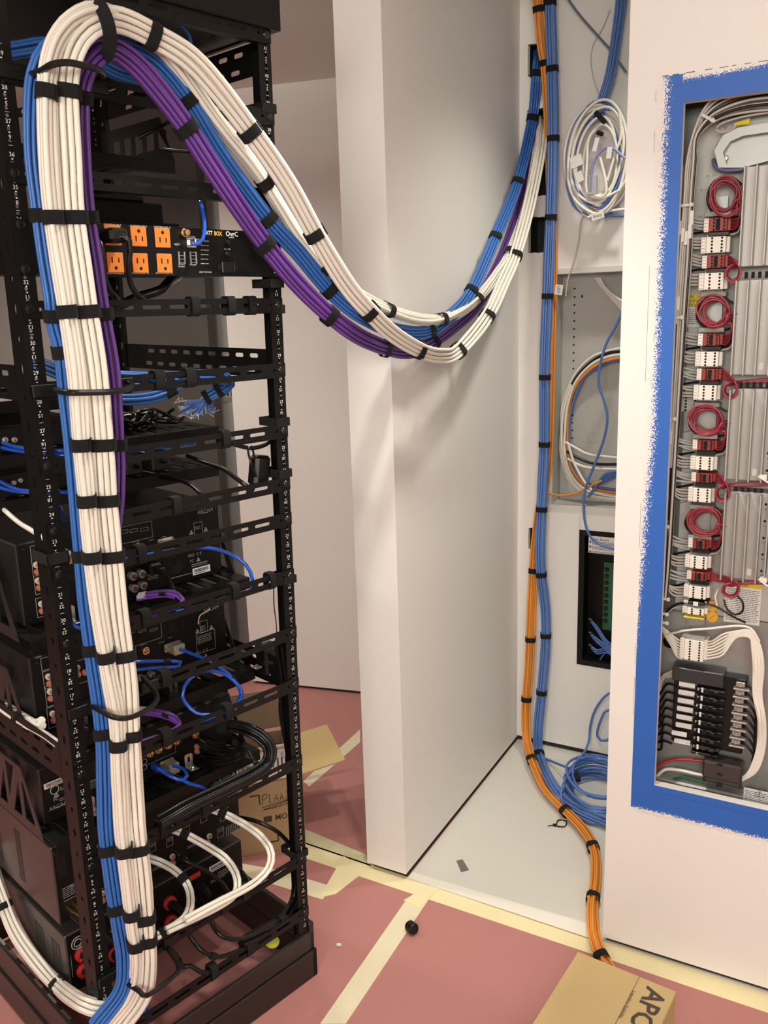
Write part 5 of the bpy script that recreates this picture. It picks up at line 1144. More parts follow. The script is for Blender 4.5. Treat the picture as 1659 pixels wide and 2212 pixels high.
wire([(1526, 1304, YT+.01), (1550, 1312, 1.85), (1580, 1330, 1.85), (1610, 1345, 1.86)], .0022, CBLK); wire([(1590, 1285, 1.84), (1604, 1300, 1.838), (1604, 1320, 1.838), (1588, 1328, 1.838), (1570, 1315, 1.84), (1564, 1295, 1.844)], .0022, CBLK)
wire([(1522, 1300, 1.85), (1548, 1310, 1.86), (1545, 1290, 1.86), (1552, 1270, 1.86)], .0020, CWHITE)
wire([(1430, 1335, 1.87), (1444, 1318, 1.865), (1462, 1305, 1.86), (1478, 1303, 1.856)], .0023, CBLK); wire([(1436, 1330, 1.87), (1452, 1315, 1.866), (1474, 1309, 1.86)], .0022, CGREY)
for px, py, w in ((1530, 255, .03), (1483, 443, .026), (1465, 686, .022), (1450, 905, .018), (1436, 1137, .012), (1437, 1294, .016), (1434, 1326, .018), (1434, 1345, .018)):
    q = AY(px, py, 1.826); pp('cable_tie', MB().box(-w/2, w/2, -.0012, .0012, -.0028, .0028, .0006, MX.Translation(q) @ MX.Rotation(.55 if py < 300 else -.03, 4, 'Y')).box(w*.18, w*.18+.007, -.003, .001, -.004, .004, .001, MX.Translation(q) @ MX.Rotation(.55 if py < 300 else -.03, 4, 'Y')), CLEAR, label='clear cable tie')
for px, py in ((1494, 470), (1467, 492), (1475, 508), (1481, 514), (1464, 655), (1448, 945), (1444, 980), (1490, 500)):
    q = AY(px, py, 1.828); pp('wire_flag', MB().box(q.x-.0035, q.x+.0035, q.y-.001, q.y+.001, q.z-.013, q.z+.013, .0004), LABEL, label='white wire flag')
# ---- breaker block
YK = 1.842
def lerp(a, b, t): return a+(b-a)*t
tl, tr, bl_, br_ = (1462, 1445), (1618, 1478), (1452, 1604), (1603, 1640)
def gq(u, v): return (lerp(lerp(tl[0], bl_[0], v), lerp(tr[0], br_[0], v), u), lerp(lerp(tl[1], bl_[1], v), lerp(tr[1], br_[1], v), u))
a, c = AY(1460, 1452, YK), AY(1600, 1640, YK)
brk = pp('breaker_base', MB().box(a.x-.006, c.x, YK+.018, YBP-.001, c.z+.002, a.z, .002), BLKP, label='black breaker base')
a2, c2 = AY(1452, 1443, YK), AY(1566, 1482, YK)
pp('breaker_cover', MB().box(a2.x, c2.x-.004, YK+.004, YBP-.004, a2.z-.030, a2.z+.002, .0018), mat('grey_smoked_cover', (.03, .033, .033), .35), label='grey plastic breaker cover')
NUM = '87654321'
for i in range(8):
    y = 1481+i*17.6; sx = -1.5*i
    p0, p1 = AY(1467+sx+(-7 if i == 6 else 0), y-9, YK+.006), AY(1501+sx+(-9 if i == 6 else 0), y+8, YK+.006)
    l = pp('breaker_label', MB().box(p0.x, p1.x, YK+.0055, YK+.010, p1.z+.0015, p0.z, .0006), LABEL, brk, label='white breaker label')
    p0, p1 = AY(1505+sx, y+4, YK), AY(1566+sx, y+21, YK)
    tx = MB()
    for j in range(4):
        xx = lx0 = AY(1469+sx, y, YK).x
        while xx < lx0+.030: w = R.uniform(.002, .007); tx.box(xx, xx+w, YK+.0052, YK+.0055, AY(1469, y-6+j*3.6, YK).z-.0004, AY(1469, y-6+j*3.6, YK).z+.0004); xx += w+.0012
    if i != 6: pp('label_print', tx, DWHT, l, kind='stuff')
    b = pp('breaker', MB().box(p0.x, p1.x, YK, YK+.02, p1.z+.0012, p0.z, .0012), BLKP, brk)
    w = p1.x-p0.x; zc = (p0.z+p1.z)/2
    h = MB().box(p0.x+w*.60, p0.x+w*.78, YK-.007, YK, zc-.004, zc+.004, .0015, ); h.box(p0.x+w*.34, p0.x+w*.46, YK-.001, YK, zc-.005, zc+.005)
    q1, q2 = AY(1590+sx, y-8, YK+.01), AY(1609+sx, y+6, YK+.01)
    sc = pp('screw_terminal', MB().box(q1.x, q2.x, YK+.010, YK+.016, q2.z+.001, q1.z, .001).lathe([(.0052, 0), (.0045, .0018)], 10, MX.Translation(((q1.x+q2.x)/2, YK+.010, (q1.z+q2.z)/2)) @ RXM).box(q1.x-.004, q2.x+.010, YK+.004, YK+.018, q2.z-.0045, q2.z-.001, .0006), NICK, brk, label='nickel screw terminal')
    wire([(1612+sx, y-2, YK+.012), (1622+sx, y+6, YK+.006), (1632+sx*.6, y+24, YK+.008), (1634+sx*.5, y+48, YK+.02), (1630+sx*.5, 1640, 1.868)], .0026, CBLK)
    wire([(1412+i*.5, y+36-i*3, 1.873), (1428, y+14, 1.868), (1442+sx, y-4, 1.862), (1462+sx, y+2, YK+.016)], .0028, CBLK)
    MBn = MB().text(NUM[i], .0080, MX.Translation((p0.x+w*.06, YK-.0004, zc)) @ TXX)
    pp('breaker_number', MBn, PYEL if NUM[i] in '42' else LABEL, b, kind='stuff')
    pp('breaker_handle', h, BLKP if i < 6 else mat('shiny_black', (.03, .03, .03), .15), b)
    MBw = MB().box(p0.x+w*.17, p0.x+w*.24, YK-.0008, YK, zc-.0055, zc+.0055); pp('breaker_flag', MBw, LABEL, b)
p0, p1 = AY(1492, 1622, YK), AY(1550, 1640, YK); cb = pp('breaker', MB().box(p0.x, p1.x, YK, YK+.02, p1.z+.001, p0.z, .0012), BLKP); pp('breaker_number', MB().text('C', .009, MX.Translation((p0.x+.014, YK-.0005, (p0.z+p1.z)/2)) @ TXX), LABEL, cb, kind='stuff')
p0, p1 = AY(1518, 1642, YK-.012), AY(1600, 1712, YK-.012)
cv = pp('terminal_cover', MB().box(p0.x, p1.x, YK-.012, YBP-.02, p1.z+.016, p0.z, .004).box(p0.x+.001, p1.x, YK-.006, YBP-.02, p1.z, p1.z+.020, .005), SMOKE, label='smoked brown terminal cover')
hb = MB()
for px, py in ((1555, 1652), (1555, 1673), (1553, 1697)): q = AY(px, py, YK-.0122); hb.box(q.x-.006, q.x+.006, q.y-.0006, q.y, q.z-.003, q.z+.003, .0002)
pp('cover_slot', hb, HOLE, cv, kind='stuff')
for rows, m, r, lb in (([(1410, 1688, 1.852), (1412, 1668, 1.852), (1430, 1650, 1.853), (1460, 1641, 1.855), (1500, 1642, 1.857), (1526, 1645, 1.86)], REDP, .0036, 'thick red wire'), ([(1412, 1690, 1.862), (1418, 1678, 1.862), (1438, 1662, 1.86), (1470, 1664, 1.86), (1500, 1671, 1.86), (1524, 1675, 1.86)], CWHITE, .0040, 'thick white wire'), ([(1428, 1712, 1.866), (1438, 1696, 1.864), (1456, 1684, 1.862), (1480, 1681, 1.862), (1520, 1690, 1.862)], CGREEN, .0028, 'green ground wire')): wire(rows, r, m, lb)
for k in range(3): wire([(1412+k*2, 1505+k*26, 1.87), (1430, 1462+k*5, 1.868), (1446, 1452+k*5, 1.862), (1456, 1448+k*6, 1.856)], .0026, CGREY)
for k in range(2): wire([(1690, 1060+k*220, 1.80), (1655, 1040+k*224, 1.80), (1645, 1033+k*222, 1.80), (1638+k, 1030+k*222, 1.808)], .0020, CWHITE); q = AY(1648, 1030+k*222, YM+.006); pp('white_plug', MB().box(q.x-.006, q.x+.008, YM-.002, YM+.014, q.z-.005, q.z+.005, .001), TERM)
# ---- blue tape round the opening, its outer edge smeared with white paint
def tape_mat(name, axis, thr, fuzz, sgn=1, along=None):
    m = bpy.data.materials.new(name); m.use_nodes = True; nt = m.node_tree; b = nt.nodes['Principled BSDF']; b.inputs['Roughness'].default_value = .5
    tc = nt.nodes.new('ShaderNodeTexCoord'); sp = nt.nodes.new('ShaderNodeSeparateXYZ'); nt.links.new(tc.outputs['Object'], sp.inputs[0])
    n = nt.nodes.new('ShaderNodeTexNoise'); n.inputs['Scale'].default_value = 420; n.inputs['Detail'].default_value = 3; nt.links.new(tc.outputs['Object'], n.inputs['Vector'])
    n2 = nt.nodes.new('ShaderNodeTexNoise'); n2.inputs['Scale'].default_value = 6; nt.links.new(tc.outputs['Object'], n2.inputs['Vector'])
    def mt(op, a, c):
        k = nt.nodes.new('ShaderNodeMath'); k.operation = op
        for i, x in enumerate((a, c)):
            if hasattr(x, 'is_output'): nt.links.new(x, k.inputs[i])
            else: k.inputs[i].default_value = x
        return k.outputs[0]
    v = mt('MULTIPLY', sp.outputs[axis], sgn)                       # metres in from the outer edge
    v = mt('ADD', v, mt('MULTIPLY', mt('SUBTRACT', n.outputs['Fac'], .5), fuzz))
    v = mt('ADD', v, mt('MULTIPLY', mt('SUBTRACT', n2.outputs['Fac'], .5), .012))
    if along is not None:
        ax, k0, k1 = along; v = mt('ADD', v, mt('MULTIPLY', mt('MAXIMUM', mt('SUBTRACT', mt('MULTIPLY', sp.outputs[ax], k1), k0), 0.), .05))
    mr = nt.nodes.new('ShaderNodeMapRange'); mr.inputs[1].default_value = thr-.001; mr.inputs[2].default_value = thr+.001; nt.links.new(v, mr.inputs[0])
    mx = nt.nodes.new('ShaderNodeMix'); mx.data_type = 'RGBA'; mx.inputs[6].default_value = (.80, .78, .75, 1); mx.inputs[7].default_value = (.022, .125, .50, 1)
    nt.links.new(mr.outputs[0], mx.inputs[0]); nt.links.new(mx.outputs[2], b.inputs['Base Color']); return m
def tape(name, x0, x1, z0, z1, m, label, y=YF, org=None, th=.0007):
    ox, oz = org or (x0, z0); mb = MB().box(x0, x1, y-th, y, z0, z1)
    return solid(name, mb, m, label, 'tape', 'blue painters tape round the panel', base=(ox, y, oz))
XO, XI = -.3825, -.3350; ZT, ZB = 1.886, .377
tape('painters_tape', XO, XI+.001, ZB, ZT, tape_mat('left_tape', 0, .0175, .058, 1, (2, .15, -1.0)), 'blue tape strip down the left of the panel with white paint speckle', org=(XO, ZB+1.0))
tape('painters_tape', XO+.045, XO+.075, 1.837, ZT-.002, tape_mat('top_tape_short', 2, .009, .035, -1), 'short torn blue tape piece at the upper left corner of the panel', y=YF-.0007, org=(XO, ZT))
tape('painters_tape', XO+.071, .30, 1.837, ZT, tape_mat('top_tape', 2, .009, .03, -1, (0, .03, 1.0)), 'long blue tape strip along the top of the panel', y=YF-.0014, org=(XO+.07, ZT))
tape('painters_tape', XO+.004, .30, ZB-.004, .4425, tape_mat('bottom_tape', 2, .005, .03, 1), 'wide blue tape strip along the bottom of the panel', y=YF-.0007, org=(XO, ZB-.004))
tape('painters_tape', XI-.012, .30, .428, .4432, mat('blue_tape', (.022, .125, .50), .5), 'folded inner edge of blue tape at the bottom of the panel', y=YF-.0016)
ck = MB(); z = .60
while z < 1.86:
    l = R.uniform(.02, .09)
    if R.random() < .62: x = -.3845-R.uniform(0, .0006); ck.box(x-.0003, x+.0003, YF-.0002, YF+.0004, z, min(z+l, 1.884))
    z += l
x = XO+.008
while x < -.2: l = R.uniform(.006, .03); ck.box(x, x+l, YF-.0016, YF+.0004, ZT+.0002, ZT+.0014); x += l+R.uniform(.004, .02)
part('paint_crack', ck, mat('crack_grey', (.16, .14, .12), .8), bpy.data.objects['wall_front'], kind='stuff')
# ================================================================ the alcove
for i, (r, dp) in enumerate(zip(BOXES, (.05, .05, .05, .05, .035))):
    x0, x1, z0, z1 = r; t = thing('junction_box', ('highest open junction box, behind the blue and orange bundles', 'second open junction box from the top, where the purple cables enter', 'third open junction box, where the white cables enter', 'empty black junction box low beside the vertical blue bundle', 'narrow junction box low behind the orange bundle')[i], 'junction box', ((x0+x1)/2, YB+.05, z0), group='junction boxes cut into the alcove wall')
    g = .001; y0, y1 = YB+.002, YB+dp+.02; b = MB().box(x0+g, x0+g+.002, y0, y1, z0+g, z1-g).box(x1-g-.002, x1-g, y0, y1, z0+g, z1-g).box(x0+g, x1-g, y0, y1, z0+g, z0+g+.002).box(x0+g, x1-g, y0, y1, z1-g-.002, z1-g).box(x0+g, x1-g, y1, y1+.002, z0+g, z1-g)
    part('box', b, mat('junction_black', (.02, .02, .02), .6), t, True)
    part('metal_edge', MB().box(x0-.001, x0+.006, YB-.0012, YB+.001, z0+.004, z1-.004, .0006), GALV, t, True)
# ---- grey wiring cabinet
x0, x1, z0, z1 = CABR; YC = YB+.085
t = thing('wiring_cabinet', 'open grey wiring cabinet in the alcove wall holding a big ring of cables', 'wiring cabinet', ((x0+x1)/2, YC, z0))
b = MB().box(x0+.001, x0+.003, YB+.004, YC, z0+.001, z1-.001).box(x1-.003, x1-.001, YB+.004, YC, z0+.001, z1-.001).box(x0+.001, x1-.001, YB+.004, YC, z0+.001, z0+.003).box(x0+.001, x1-.001, YB+.004, YC, z1-.003, z1-.001)
part('enclosure', b, CABP, t, True)
part('flange', MB().plate([(x0-.012, z0-.014), (x1+.012, z0-.014), (x1+.012, z1+.014), (x0-.012, z1+.014)], [[(x0+.002, z0+.002), (x1-.002, z0+.002), (x1-.002, z1-.002), (x0+.002, z1-.002)]], .0025, MX(((1, 0, 0, 0), (0, 0, 1, YB-.0028), (0, 1, 0, 0), (0, 0, 0, 1)))), mat('white_enamel', (.66, .65, .61), .4), t, True)
hs = []
for k in range(26):
    for xx in (x0+.040, x0+.199): hs.append(circ(xx, z1-.045-k*.0245, .0032, 6))
a = AY(1258, 640, YC); hs.append([(a.x-.003, a.z-.004), (a.x+.003, a.z-.004), (a.x+.002, a.z+.004), (a.x-.002, a.z+.004)])
part('back_plate', MB().plate([(x0+.003, z0+.003), (x1-.003, z0+.003), (x1-.003, z1-.003), (x0+.003, z1-.003)], hs, .002, MX(((1, 0, 0, 0), (0, 0, 1, YC-.003), (0, 1, 0, 0), (0, 0, 0, 1)))), CABP, t, True)
part('cavity_liner', MB().box(x0, x1, YC+.01, YC+.012, z0, z1), HOLE, t, True)
kr = MB()
for px, py, r in ((1258, 642, .013), (1290, 712, .016), (1280, 945, .016)): q = AY(px, py, YC-.0034); kr.tube([(q.x+r*math.cos(i*.3307), q.y, q.z+r*math.sin(i*.3307)) for i in range(19)], .0007, 4, closed=True)
part('knockout_ring', kr, CABP, t, True, kind='stuff')
def ycable(name, rows, r, m, label, cat='cable', group=None, n=8, step=.015, ties=()):
    return cord(name, label, cat, rows, r, m, group, n, step, ties=ties)
def Yr(rows, y): return [(a, b, 'y', y) for a, b in rows]
GC = 'coiled cables in the grey wiring cabinet'
ring = [(1345, 752), (1318, 756), (1282, 770), (1252, 796), (1230, 830), (1216, 880), (1211, 930), (1212, 975), (1219, 1015), (1235, 1045), (1260, 1066), (1290, 1076), (1345, 1084)]
for i, (dx, m, lb, y) in enumerate(((0, CWHITE, 'outermost cream cable of the cabinet ring', 2.70), (5, CBLK, 'black cable of the cabinet ring', 2.695), (9, CWHITE, 'inner cream cable of the cabinet ring, beside the black one', 2.69), (14, CORNG, 'orange cable of the cabinet ring', 2.685), (19, CBLUE2, 'blue cable inside the orange one in the cabinet ring', 2.69), (3, CWHITE, 'second cream cable of the cabinet ring', 2.675), (8, CWHITE, 'third cream cable of the cabinet ring', 2.67))):
    cxr, cyr = 1330, 930
    ycable('coil_cable', [(cxr+(a-cxr)*(1-dx*.0085)+R.uniform(-1.5, 1.5), cyr+(b_-cyr)*(1-dx*.008)+R.uniform(-1.5, 1.5), 'y', y) for a, b_ in (ring if i < 5 else ring[4:])], .0044, m, lb, group=GC)
for i, rows in enumerate(([(1222, 955), (1245, 968), (1275, 982), (1345, 990)], [(1224, 975), (1250, 990), (1285, 1002), (1345, 1003)], [(1226, 990), (1255, 1006), (1290, 1012), (1345, 1014)], [(1228, 960), (1240, 1000), (1262, 1040), (1280, 1060)])):
    ycable('coil_cable', Yr(rows, 2.668-.004*i), .0044, CWHITE if i != 1 else CBLK, ('upper cream cable end curving right across the cabinet', 'black cable end curving right across the cabinet', 'lower cream cable end curving right across the cabinet', 'short cream cable crossing down the left of the ring')[i], group=GC)
for i in range(4): ycable('coil_cable', Yr([(1286+i*3, 600), (1300+i*3, 620+i), (1322+i*2, 645-i*2), (1350, 676-i*7)], 2.69-.006*i), .0040, CWHITE, ('lowest', 'second', 'third', 'uppermost')[i]+' of four cream cables slanting across the cabinet top', group=GC)
ycable('coil_cable', Yr([(1184, 1066), (1210, 1070), (1245, 1065), (1275, 1050), (1300, 1038)], 2.63), .0036, CORNG, 'orange cable slipping out over the cabinet flange', group=GC)
for i in range(4): ycable('coil_cable', Yr([(1270+i*4, 1074-i*4), (1285+i*3, 1054-i*5), (1310, 1040-i*6), (1350, 1022-i*2)], 2.655-.004*i), .0036, CBLUE2, ('first', 'second', 'third', 'fourth')[i]+' of four blue cables fanning at the cabinet floor, counted from below', group=GC)
ycable('loose_cable', Yr([(1350, 660), (1330, 705), (1310, 742), (1296, 790), (1294, 830), (1306, 870), (1312, 905), (1304, 950), (1286, 1000), (1268, 1045), (1261, 1085), (1264, 1130), (1276, 1160), (1297, 1177), (1345, 1190)], 2.615), .0040, CBLUE2, 'single blue cable wandering down in front of the wiring cabinet')
ycable('loose_cable', Yr([(1292, 420), (1258, 470), (1250, 520), (1238, 570), (1226, 605), (1222, 640)], 2.628), .0022, mat('clear_wire', (.55, .5, .44), .35), 'thin pale wire hanging above the wiring cabinet', n=6)
ycable('loose_cable', Yr([(1222, -10), (1250, 30), (1290, 76), (1320, 110), (1352, 156)], 2.605), .0032, mat('olive_blue_wire', (.13, .17, .22), .45), 'greenish blue cable running diagonally across the top of the alcove wall')
ycable('loose_cable', Yr([(1318, 20), (1302, 60), (1282, 95), (1276, 130), (1282, 170), (1292, 200)], 2.628), .0012, mat('clear_wire', (.55, .5, .44), .35), 'very thin wire curving beside the diagonal cable', n=5)
# paper tag reading LED, tucked by the blue bundle
def tag_paper(px, py, w, h, Y, rot, txt, label, size=.014, txtrot=0, m=LABEL):
    q = AY(px, py, Y); T = MX.Translation(q) @ MX.Rotation(rot, 4, 'Y'); mb = MB().box(-w/2, w/2, -.0004, .0004, -h/2, h/2, 0, T)
    t = thing('paper_tag', label, 'tag', q); part('paper', mb, m, t, True)
    if txt: part('handwriting', MB().text(txt, size, T @ MX.Translation((0, -.0008, 0)) @ TXX @ MX.Rotation(txtrot, 4, 'Z')), INK, t, True, kind='stuff')
tag_paper(1207, 626, .024, .030, 2.602, .12, 'LED', 'white tag reading LED stuck beside the vertical blue bundle', .012, -1.45)
# ---- hanging coil
G = 'cables in the coil hanging on the alcove wall'
hc = thing('hanging_coil', 'untidy coil of cream and blue cables with paper tags hanging on the alcove wall', 'cable coil', AY(1285, 460, 2.61))
def hcp(rows, r, m, closed=True, y=2.60, step=.012, dy=0):
    P = crom([AY(a, b, y+dy*i) for i, (a, b) in enumerate(rows)], step, closed); return part('cable', MB().tube(P, r, 8, closed=closed), m, hc, True, sharp=1.2)
for k in range(13):
    cx, cy = 1292+R.uniform(-6, 8), 342+R.uniform(-6, 8); rx, ry = 66-(k % 9)*3.2+R.uniform(-3, 3), 122-(k % 9)*5+R.uniform(-5, 5); ti = .12+R.uniform(-.1, .1); ph = R.random()*6
    rows = []
    for i in range(16):
        a = i*math.pi/8; ex = rx*math.cos(a)*(1+.06*math.sin(2*a+ph)); ey = ry*math.sin(a)*(1+.05*math.cos(3*a+ph)); rows.append((cx+ex+ey*ti*-.25, cy+ey-ex*ti))
    hcp(rows, .0040, CBLUE2 if k in (0, 3, 6) else CWHITE, y=2.598-.005*(k % 5))
hcp([(1296, 270), (1272, 300), (1268, 350), (1266, 400), (1272, 420), (1300, 428), (1340, 410)], .0040, CWHITE, False, 2.572)
hcp([(1296, 340), (1308, 390), (1308, 420), (1290, 425), (1275, 412)], .0042, CWHITE, False, 2.570)
hcp([(1276, 412), (1280, 360), (1295, 330), (1320, 318), (1350, 342)], .0038, mat('lavender_cable', (.24, .25, .48), .4), False, 2.566)
hcp([(1312, 390), (1330, 330), (1342, 290), (1338, 240)], .0040, CWHITE, False, 2.575); hcp([(1270, 470), (1310, 450), (1345, 400), (1360, 380)], .0040, CWHITE, False, 2.575)
hcp([(1262, 452), (1290, 463), (1350, 466)], .0040, CBLUE2, False, 2.59); hcp([(1250, 440), (1300, 455), (1350, 452)], .0038, CWHITE, False, 2.585)
q = AY(1298, 254, 2.565); part('velcro_strap', MB().box(-.021, .021, -.012, .0, -.0065, .0065, .002, MX.Translation(q) @ MX.Rotation(.85, 4, 'Y')), VEL, hc, True)
for px, py, w, h, rot in ((1245, 348, .034, .030, -.3), (1251, 382, .022, .028, -.35), (1287, 312, .012, .036, .25), (1316, 330, .014, .03, .1)):
    q = AY(px, py, 2.560); part('paper_flag', MB().box(-w/2, w/2, -.0005, .0005, -h/2, h/2, 0, MX.Translation(q) @ MX.Rotation(rot, 4, 'Y')), LABEL, hc, True)
q = AY(1291, 466, 2.556); T = MX.Translation(q) @ MX.Rotation(-.22, 4, 'Y'); f = part('paper_flag', MB().box(-.018, .018, -.0005, .0005, -.010, .010, 0, T), LABEL, hc, True, label='white paper flag reading Entry'); part('handwriting', MB().text('Entry', .0115, T @ MX.Translation((0, -.001, 0)) @ TXX), INK, f, True, kind='stuff')
q = AY(1284, 452, 2.558); part('red_wire_end', MB().tube(crom([AY(1272, 446, 2.558), AY(1282, 450, 2.556), AY(1292, 456, 2.556)], .005), .002, 6), mat('rust_wire', (.5, .12, .05), .5), hc, True)
q = AY(1281, 400, 2.575); T = MX.Translation(q); f = part('grey_connector', MB().box(-.012, .012, -.010, .006, -.028, .028, .003, T), mat('grey_tape_wrap', (.42, .42, .41), .5), hc, True)
q = AY(1296, 288, 2.57); part('black_knot', MB().box(-.010, .010, -.006, .006, -.006, .006, .003, MX.Translation(q) @ MX.Rotation(.4, 4, 'Y')), VEL, hc, True)
# ---- black panel with the printed card and circuit boards
x0, x1, z0, z1 = BLKR; t = thing('wiring_box', 'black recessed wiring box with a printed card and green circuit boards', 'wiring box', ((x0+x1)/2, YB+.08, z0)); yb = YB+.075
b = MB().plate([(x0-.006, z0-.006), (x1, z0-.006), (x1, z1+.006), (x0-.006, z1+.006)], [[(x0+.012, z0+.012), (x1-.01, z0+.012), (x1-.01, z1-.012), (x0+.012, z1-.012)]], .006, MX(((1, 0, 0, 0), (0, 0, 1, YB-.002), (0, 1, 0, 0), (0, 0, 0, 1))))
b.box(x0, x0+.004, YB, yb, z0, z1).box(x1-.004, x1, YB, yb, z0, z1).box(x0, x1, YB, yb, z0, z0+.004).box(x0, x1, YB, yb, z1-.004, z1).box(x0, x1, yb, yb+.003, z0, z1)
part('box', b, BLK, t, True)
p0, p1 = AY(1272, 1157, YB-.004), AY(1345, 1201, YB-.004); c = part('printed_card', MB().box(p0.x, p1.x, YB-.005, YB-.0035, p1.z, p0.z), LABEL, t, True)
tx = MB().text('Stage Smart', .012, MX.Translation((p0.x+.035, YB-.0056, p0.z-.009)) @ TXX)
for i in range(3):
    z = p0.z-.018-i*.016; tx.box(p0.x+.003, p0.x+.008, YB-.0055, YB-.005, z-.004, z+.002)
    for j in range(3):
        x = p0.x+.010
        while x < p0.x+.08: w = R.uniform(.004, .01); tx.box(x, x+w, YB-.0055, YB-.005, z-j*.004, z-j*.004+.0012); x += w+.0015
part('card_print', tx, INK, c, True, kind='stuff')
p0 = AY(1307, 1215, yb-.01); part('circuit_board', MB().box(p0.x-.004, p0.x+.16, yb-.006, yb-.001, z0+.10, p0.z), GPCB, t, True); ch = MB()
for k in range(9): ch.box(p0.x, p0.x+.012, yb-.012, yb-.006, p0.z-.03-k*.022, p0.z-.018-k*.022, .001)
part('chips', ch, BLKP, t, True, kind='stuff')
for k, (ya, yb_) in enumerate(((1336, 1385), (1365, 1395), (1392, 1400), (1422, 1408))):
    for j in range(3 if k < 3 else 1):
        P = crom([AY(1272+j*2, ya+j*3, YB+.05), AY(1290, ya+6+j*4+(4-k)*3, YB+.045), AY(1312, yb_+j*5, YB+.04), AY(1340, yb_+18+j*6, YB+.04)], .01); part('blue_wire', MB().tube(P, .003, 6), CBLUE2, t, True, sharp=1.2)
    if k < 3: q = AY(1272, ya, YB+.05); part('wire_boot', MB().cyl(q, (q.x+.010, q.y, q.z-.004), .006, 8), BLKP, t, True)
# ---- blue coil on the alcove floor
fc = thing('floor_coil', 'big tangled coil of periwinkle blue cable lying on the white alcove floor', 'cable coil', AZ(1275, 1735, .005))
for k in range(15):
    cx, cy = AZ(1292+R.uniform(-5, 8), 1716+R.uniform(-5, 5), .02).xy; rx = .105-.0035*(k % 8)+R.uniform(-.008, .008); ry = .150-.005*(k % 7)+R.uniform(-.01, .01); ph = R.random()*6; z = .010+.0072*(k*5 % 11)
    rows = []
    for i in range(20):
        a = i*math.pi/10; ex = rx*math.cos(a)*(1+.05*math.sin(2*a+ph)); ey = ry*math.sin(a)*(1+.05*math.cos(3*a+ph)); rows.append(V((cx+ex*.85-ey*.35, cy+ey*.85+ex*.35, max(.0085, z+.007*math.sin(a*2+ph)))))
    part('cable', MB().tube(crom(rows, .02, True), .0040, 8, closed=True), PPER if False else CBLUE2, fc, True, sharp=1.2)
for k, rows in enumerate(([(1176, 1638, 'y', 2.55), (1200, 1648, 'y', 2.5), (1230, 1660, 'z', .06)], [(1240, 1655, 'z', .08), (1218, 1690, 'z', .075), (1212, 1720, 'z', .05), (1222, 1750, 'z', .012), (1236, 1762, 'z', .009)])):
    part('cable', MB().tube(crom(kpath(rows), .015), .0040, 8), CBLUE2, fc, True, sharp=1.2)
ycable('loose_cable', [(1240, 1650, 'z', .09), (1262, 1625, 'y', 2.5), (1272, 1600, 'y', 2.60), (1275, 1570, 'y', 2.625), (1285, 1535, 'y', 2.625), (1312, 1500, 'y', 2.625), (1350, 1490, 'y', 2.625)], .0040, CBLUE2, 'blue cable rising from the floor coil up the alcove wall')
ycable('loose_cable', [(1350, 1540, 'y', 2.62), (1312, 1535, 'y', 2.62), (1298, 1555, 'y', 2.615), (1290, 1590, 'y', 2.615), (1310, 1600, 'y', 2.615), (1350, 1560, 'y', 2.62)], .0040, CBLUE2, 'blue cable looping against the alcove wall above the floor coil')
q = AZ(1246, 1680, .075); part('velcro_strap', MB().box(-.009, .009, -.018, .018, -.006, .008, .003, MX.Translation(q) @ MX.Rotation(.5, 4, 'Z')), VEL, fc, True)
# ---- small things on the floor
q = AZ(1213, 1779, .006); mb = MB().tube([(q.x+.014*math.cos(a*.35)-.0, q.y+.020*math.sin(a*.35), .0062+.002*math.sin(a)) for a in range(18)], .0018, 6, closed=True).box(q.x-.020, q.x-.010, q.y-.022, q.y-.014, .0045, .0105, .001).cyl((q.x-.018, q.y-.018, .007), (q.x-.032, q.y-.030, .0062), .0015, 6, .001)
solid('cable_tie', mb, BLKP, 'small black cable tie closed in a loop on the white alcove floor', 'cable tie')
a = [AZ(*p, .0042) for p in ((986, 1860), (999, 1857), (1013, 1880), (996, 1884))]
solid('tape_scrap', MB().add([(p.x, p.y, z) for z in (.0042, .0054) for p in a], CUBE_F), mat('grey_scrap', (.16, .15, .14), .6), 'dark grey tape scrap lying on the white alcove floor', 'scrap')
q = AZ(890, 2014, .0); T = MX.Translation((q.x, q.y, .0135)) @ MX.Rotation(1.35, 4, 'Y') @ MX.Rotation(.5, 4, 'X'); cp = thing('plastic_cap', 'small black ribbed plastic cap lying on the pink paper', 'cap', (q.x, q.y, 0))
mb = MB().lathe([(.0105, -.013), (.0125, -.012), (.0130, .010), (.0115, .012)], 22, T)
for i in range(22): mb.box(.0125, .0136, -.0008, .0008, -.011, .009, 0, T @ MX.Rotation(i*math.pi/11, 4, 'Z'))
part('cap_body', mb, BLKP, cp, True); part('cap_bore', MB().lathe([(.0085, -.0136), (.0001, -.0132)], 16, T), HOLE, cp, True)
q = AZ(732, 2043, .0); solid('paper_bit', MB().box(-.006, .006, -.004, .004, .0003, .005, .0012, MX.Translation((q.x, q.y, 0)) @ MX.Rotation(.6, 4, 'Z')).box(-.002, .004, -.006, .001, .003, .008, .001, MX.Translation((q.x, q.y, 0))), LABEL, 'tiny white scrap on the pink paper near the rack base', 'scrap')
q = AY(500, 842, 2.789); o = thing('wall_box', 'small open wall box with loose white wires seen through the rack', 'wall box', q)
part('box', MB().box(q.x-.022, q.x+.016, 2.786, 2.79, q.z-.028, q.z+.028), HOLE, o, True); part('bracket', MB().box(q.x-.010, q.x+.0, 2.780, 2.786, q.z-.030, q.z+.030, .001).box(q.x-.016, q.x+.014, 2.780, 2.786, q.z-.034, q.z-.026, .001), TERM, o, True)
part('white_wire', MB().tube(crom([q+V((.02, -.012, .03)), q+V((-.02, -.03, .012)), q+V((-.022, -.03, -.02)), q+V((.008, -.02, -.024))], .008), .0022, 6), CWHITE, o, True)
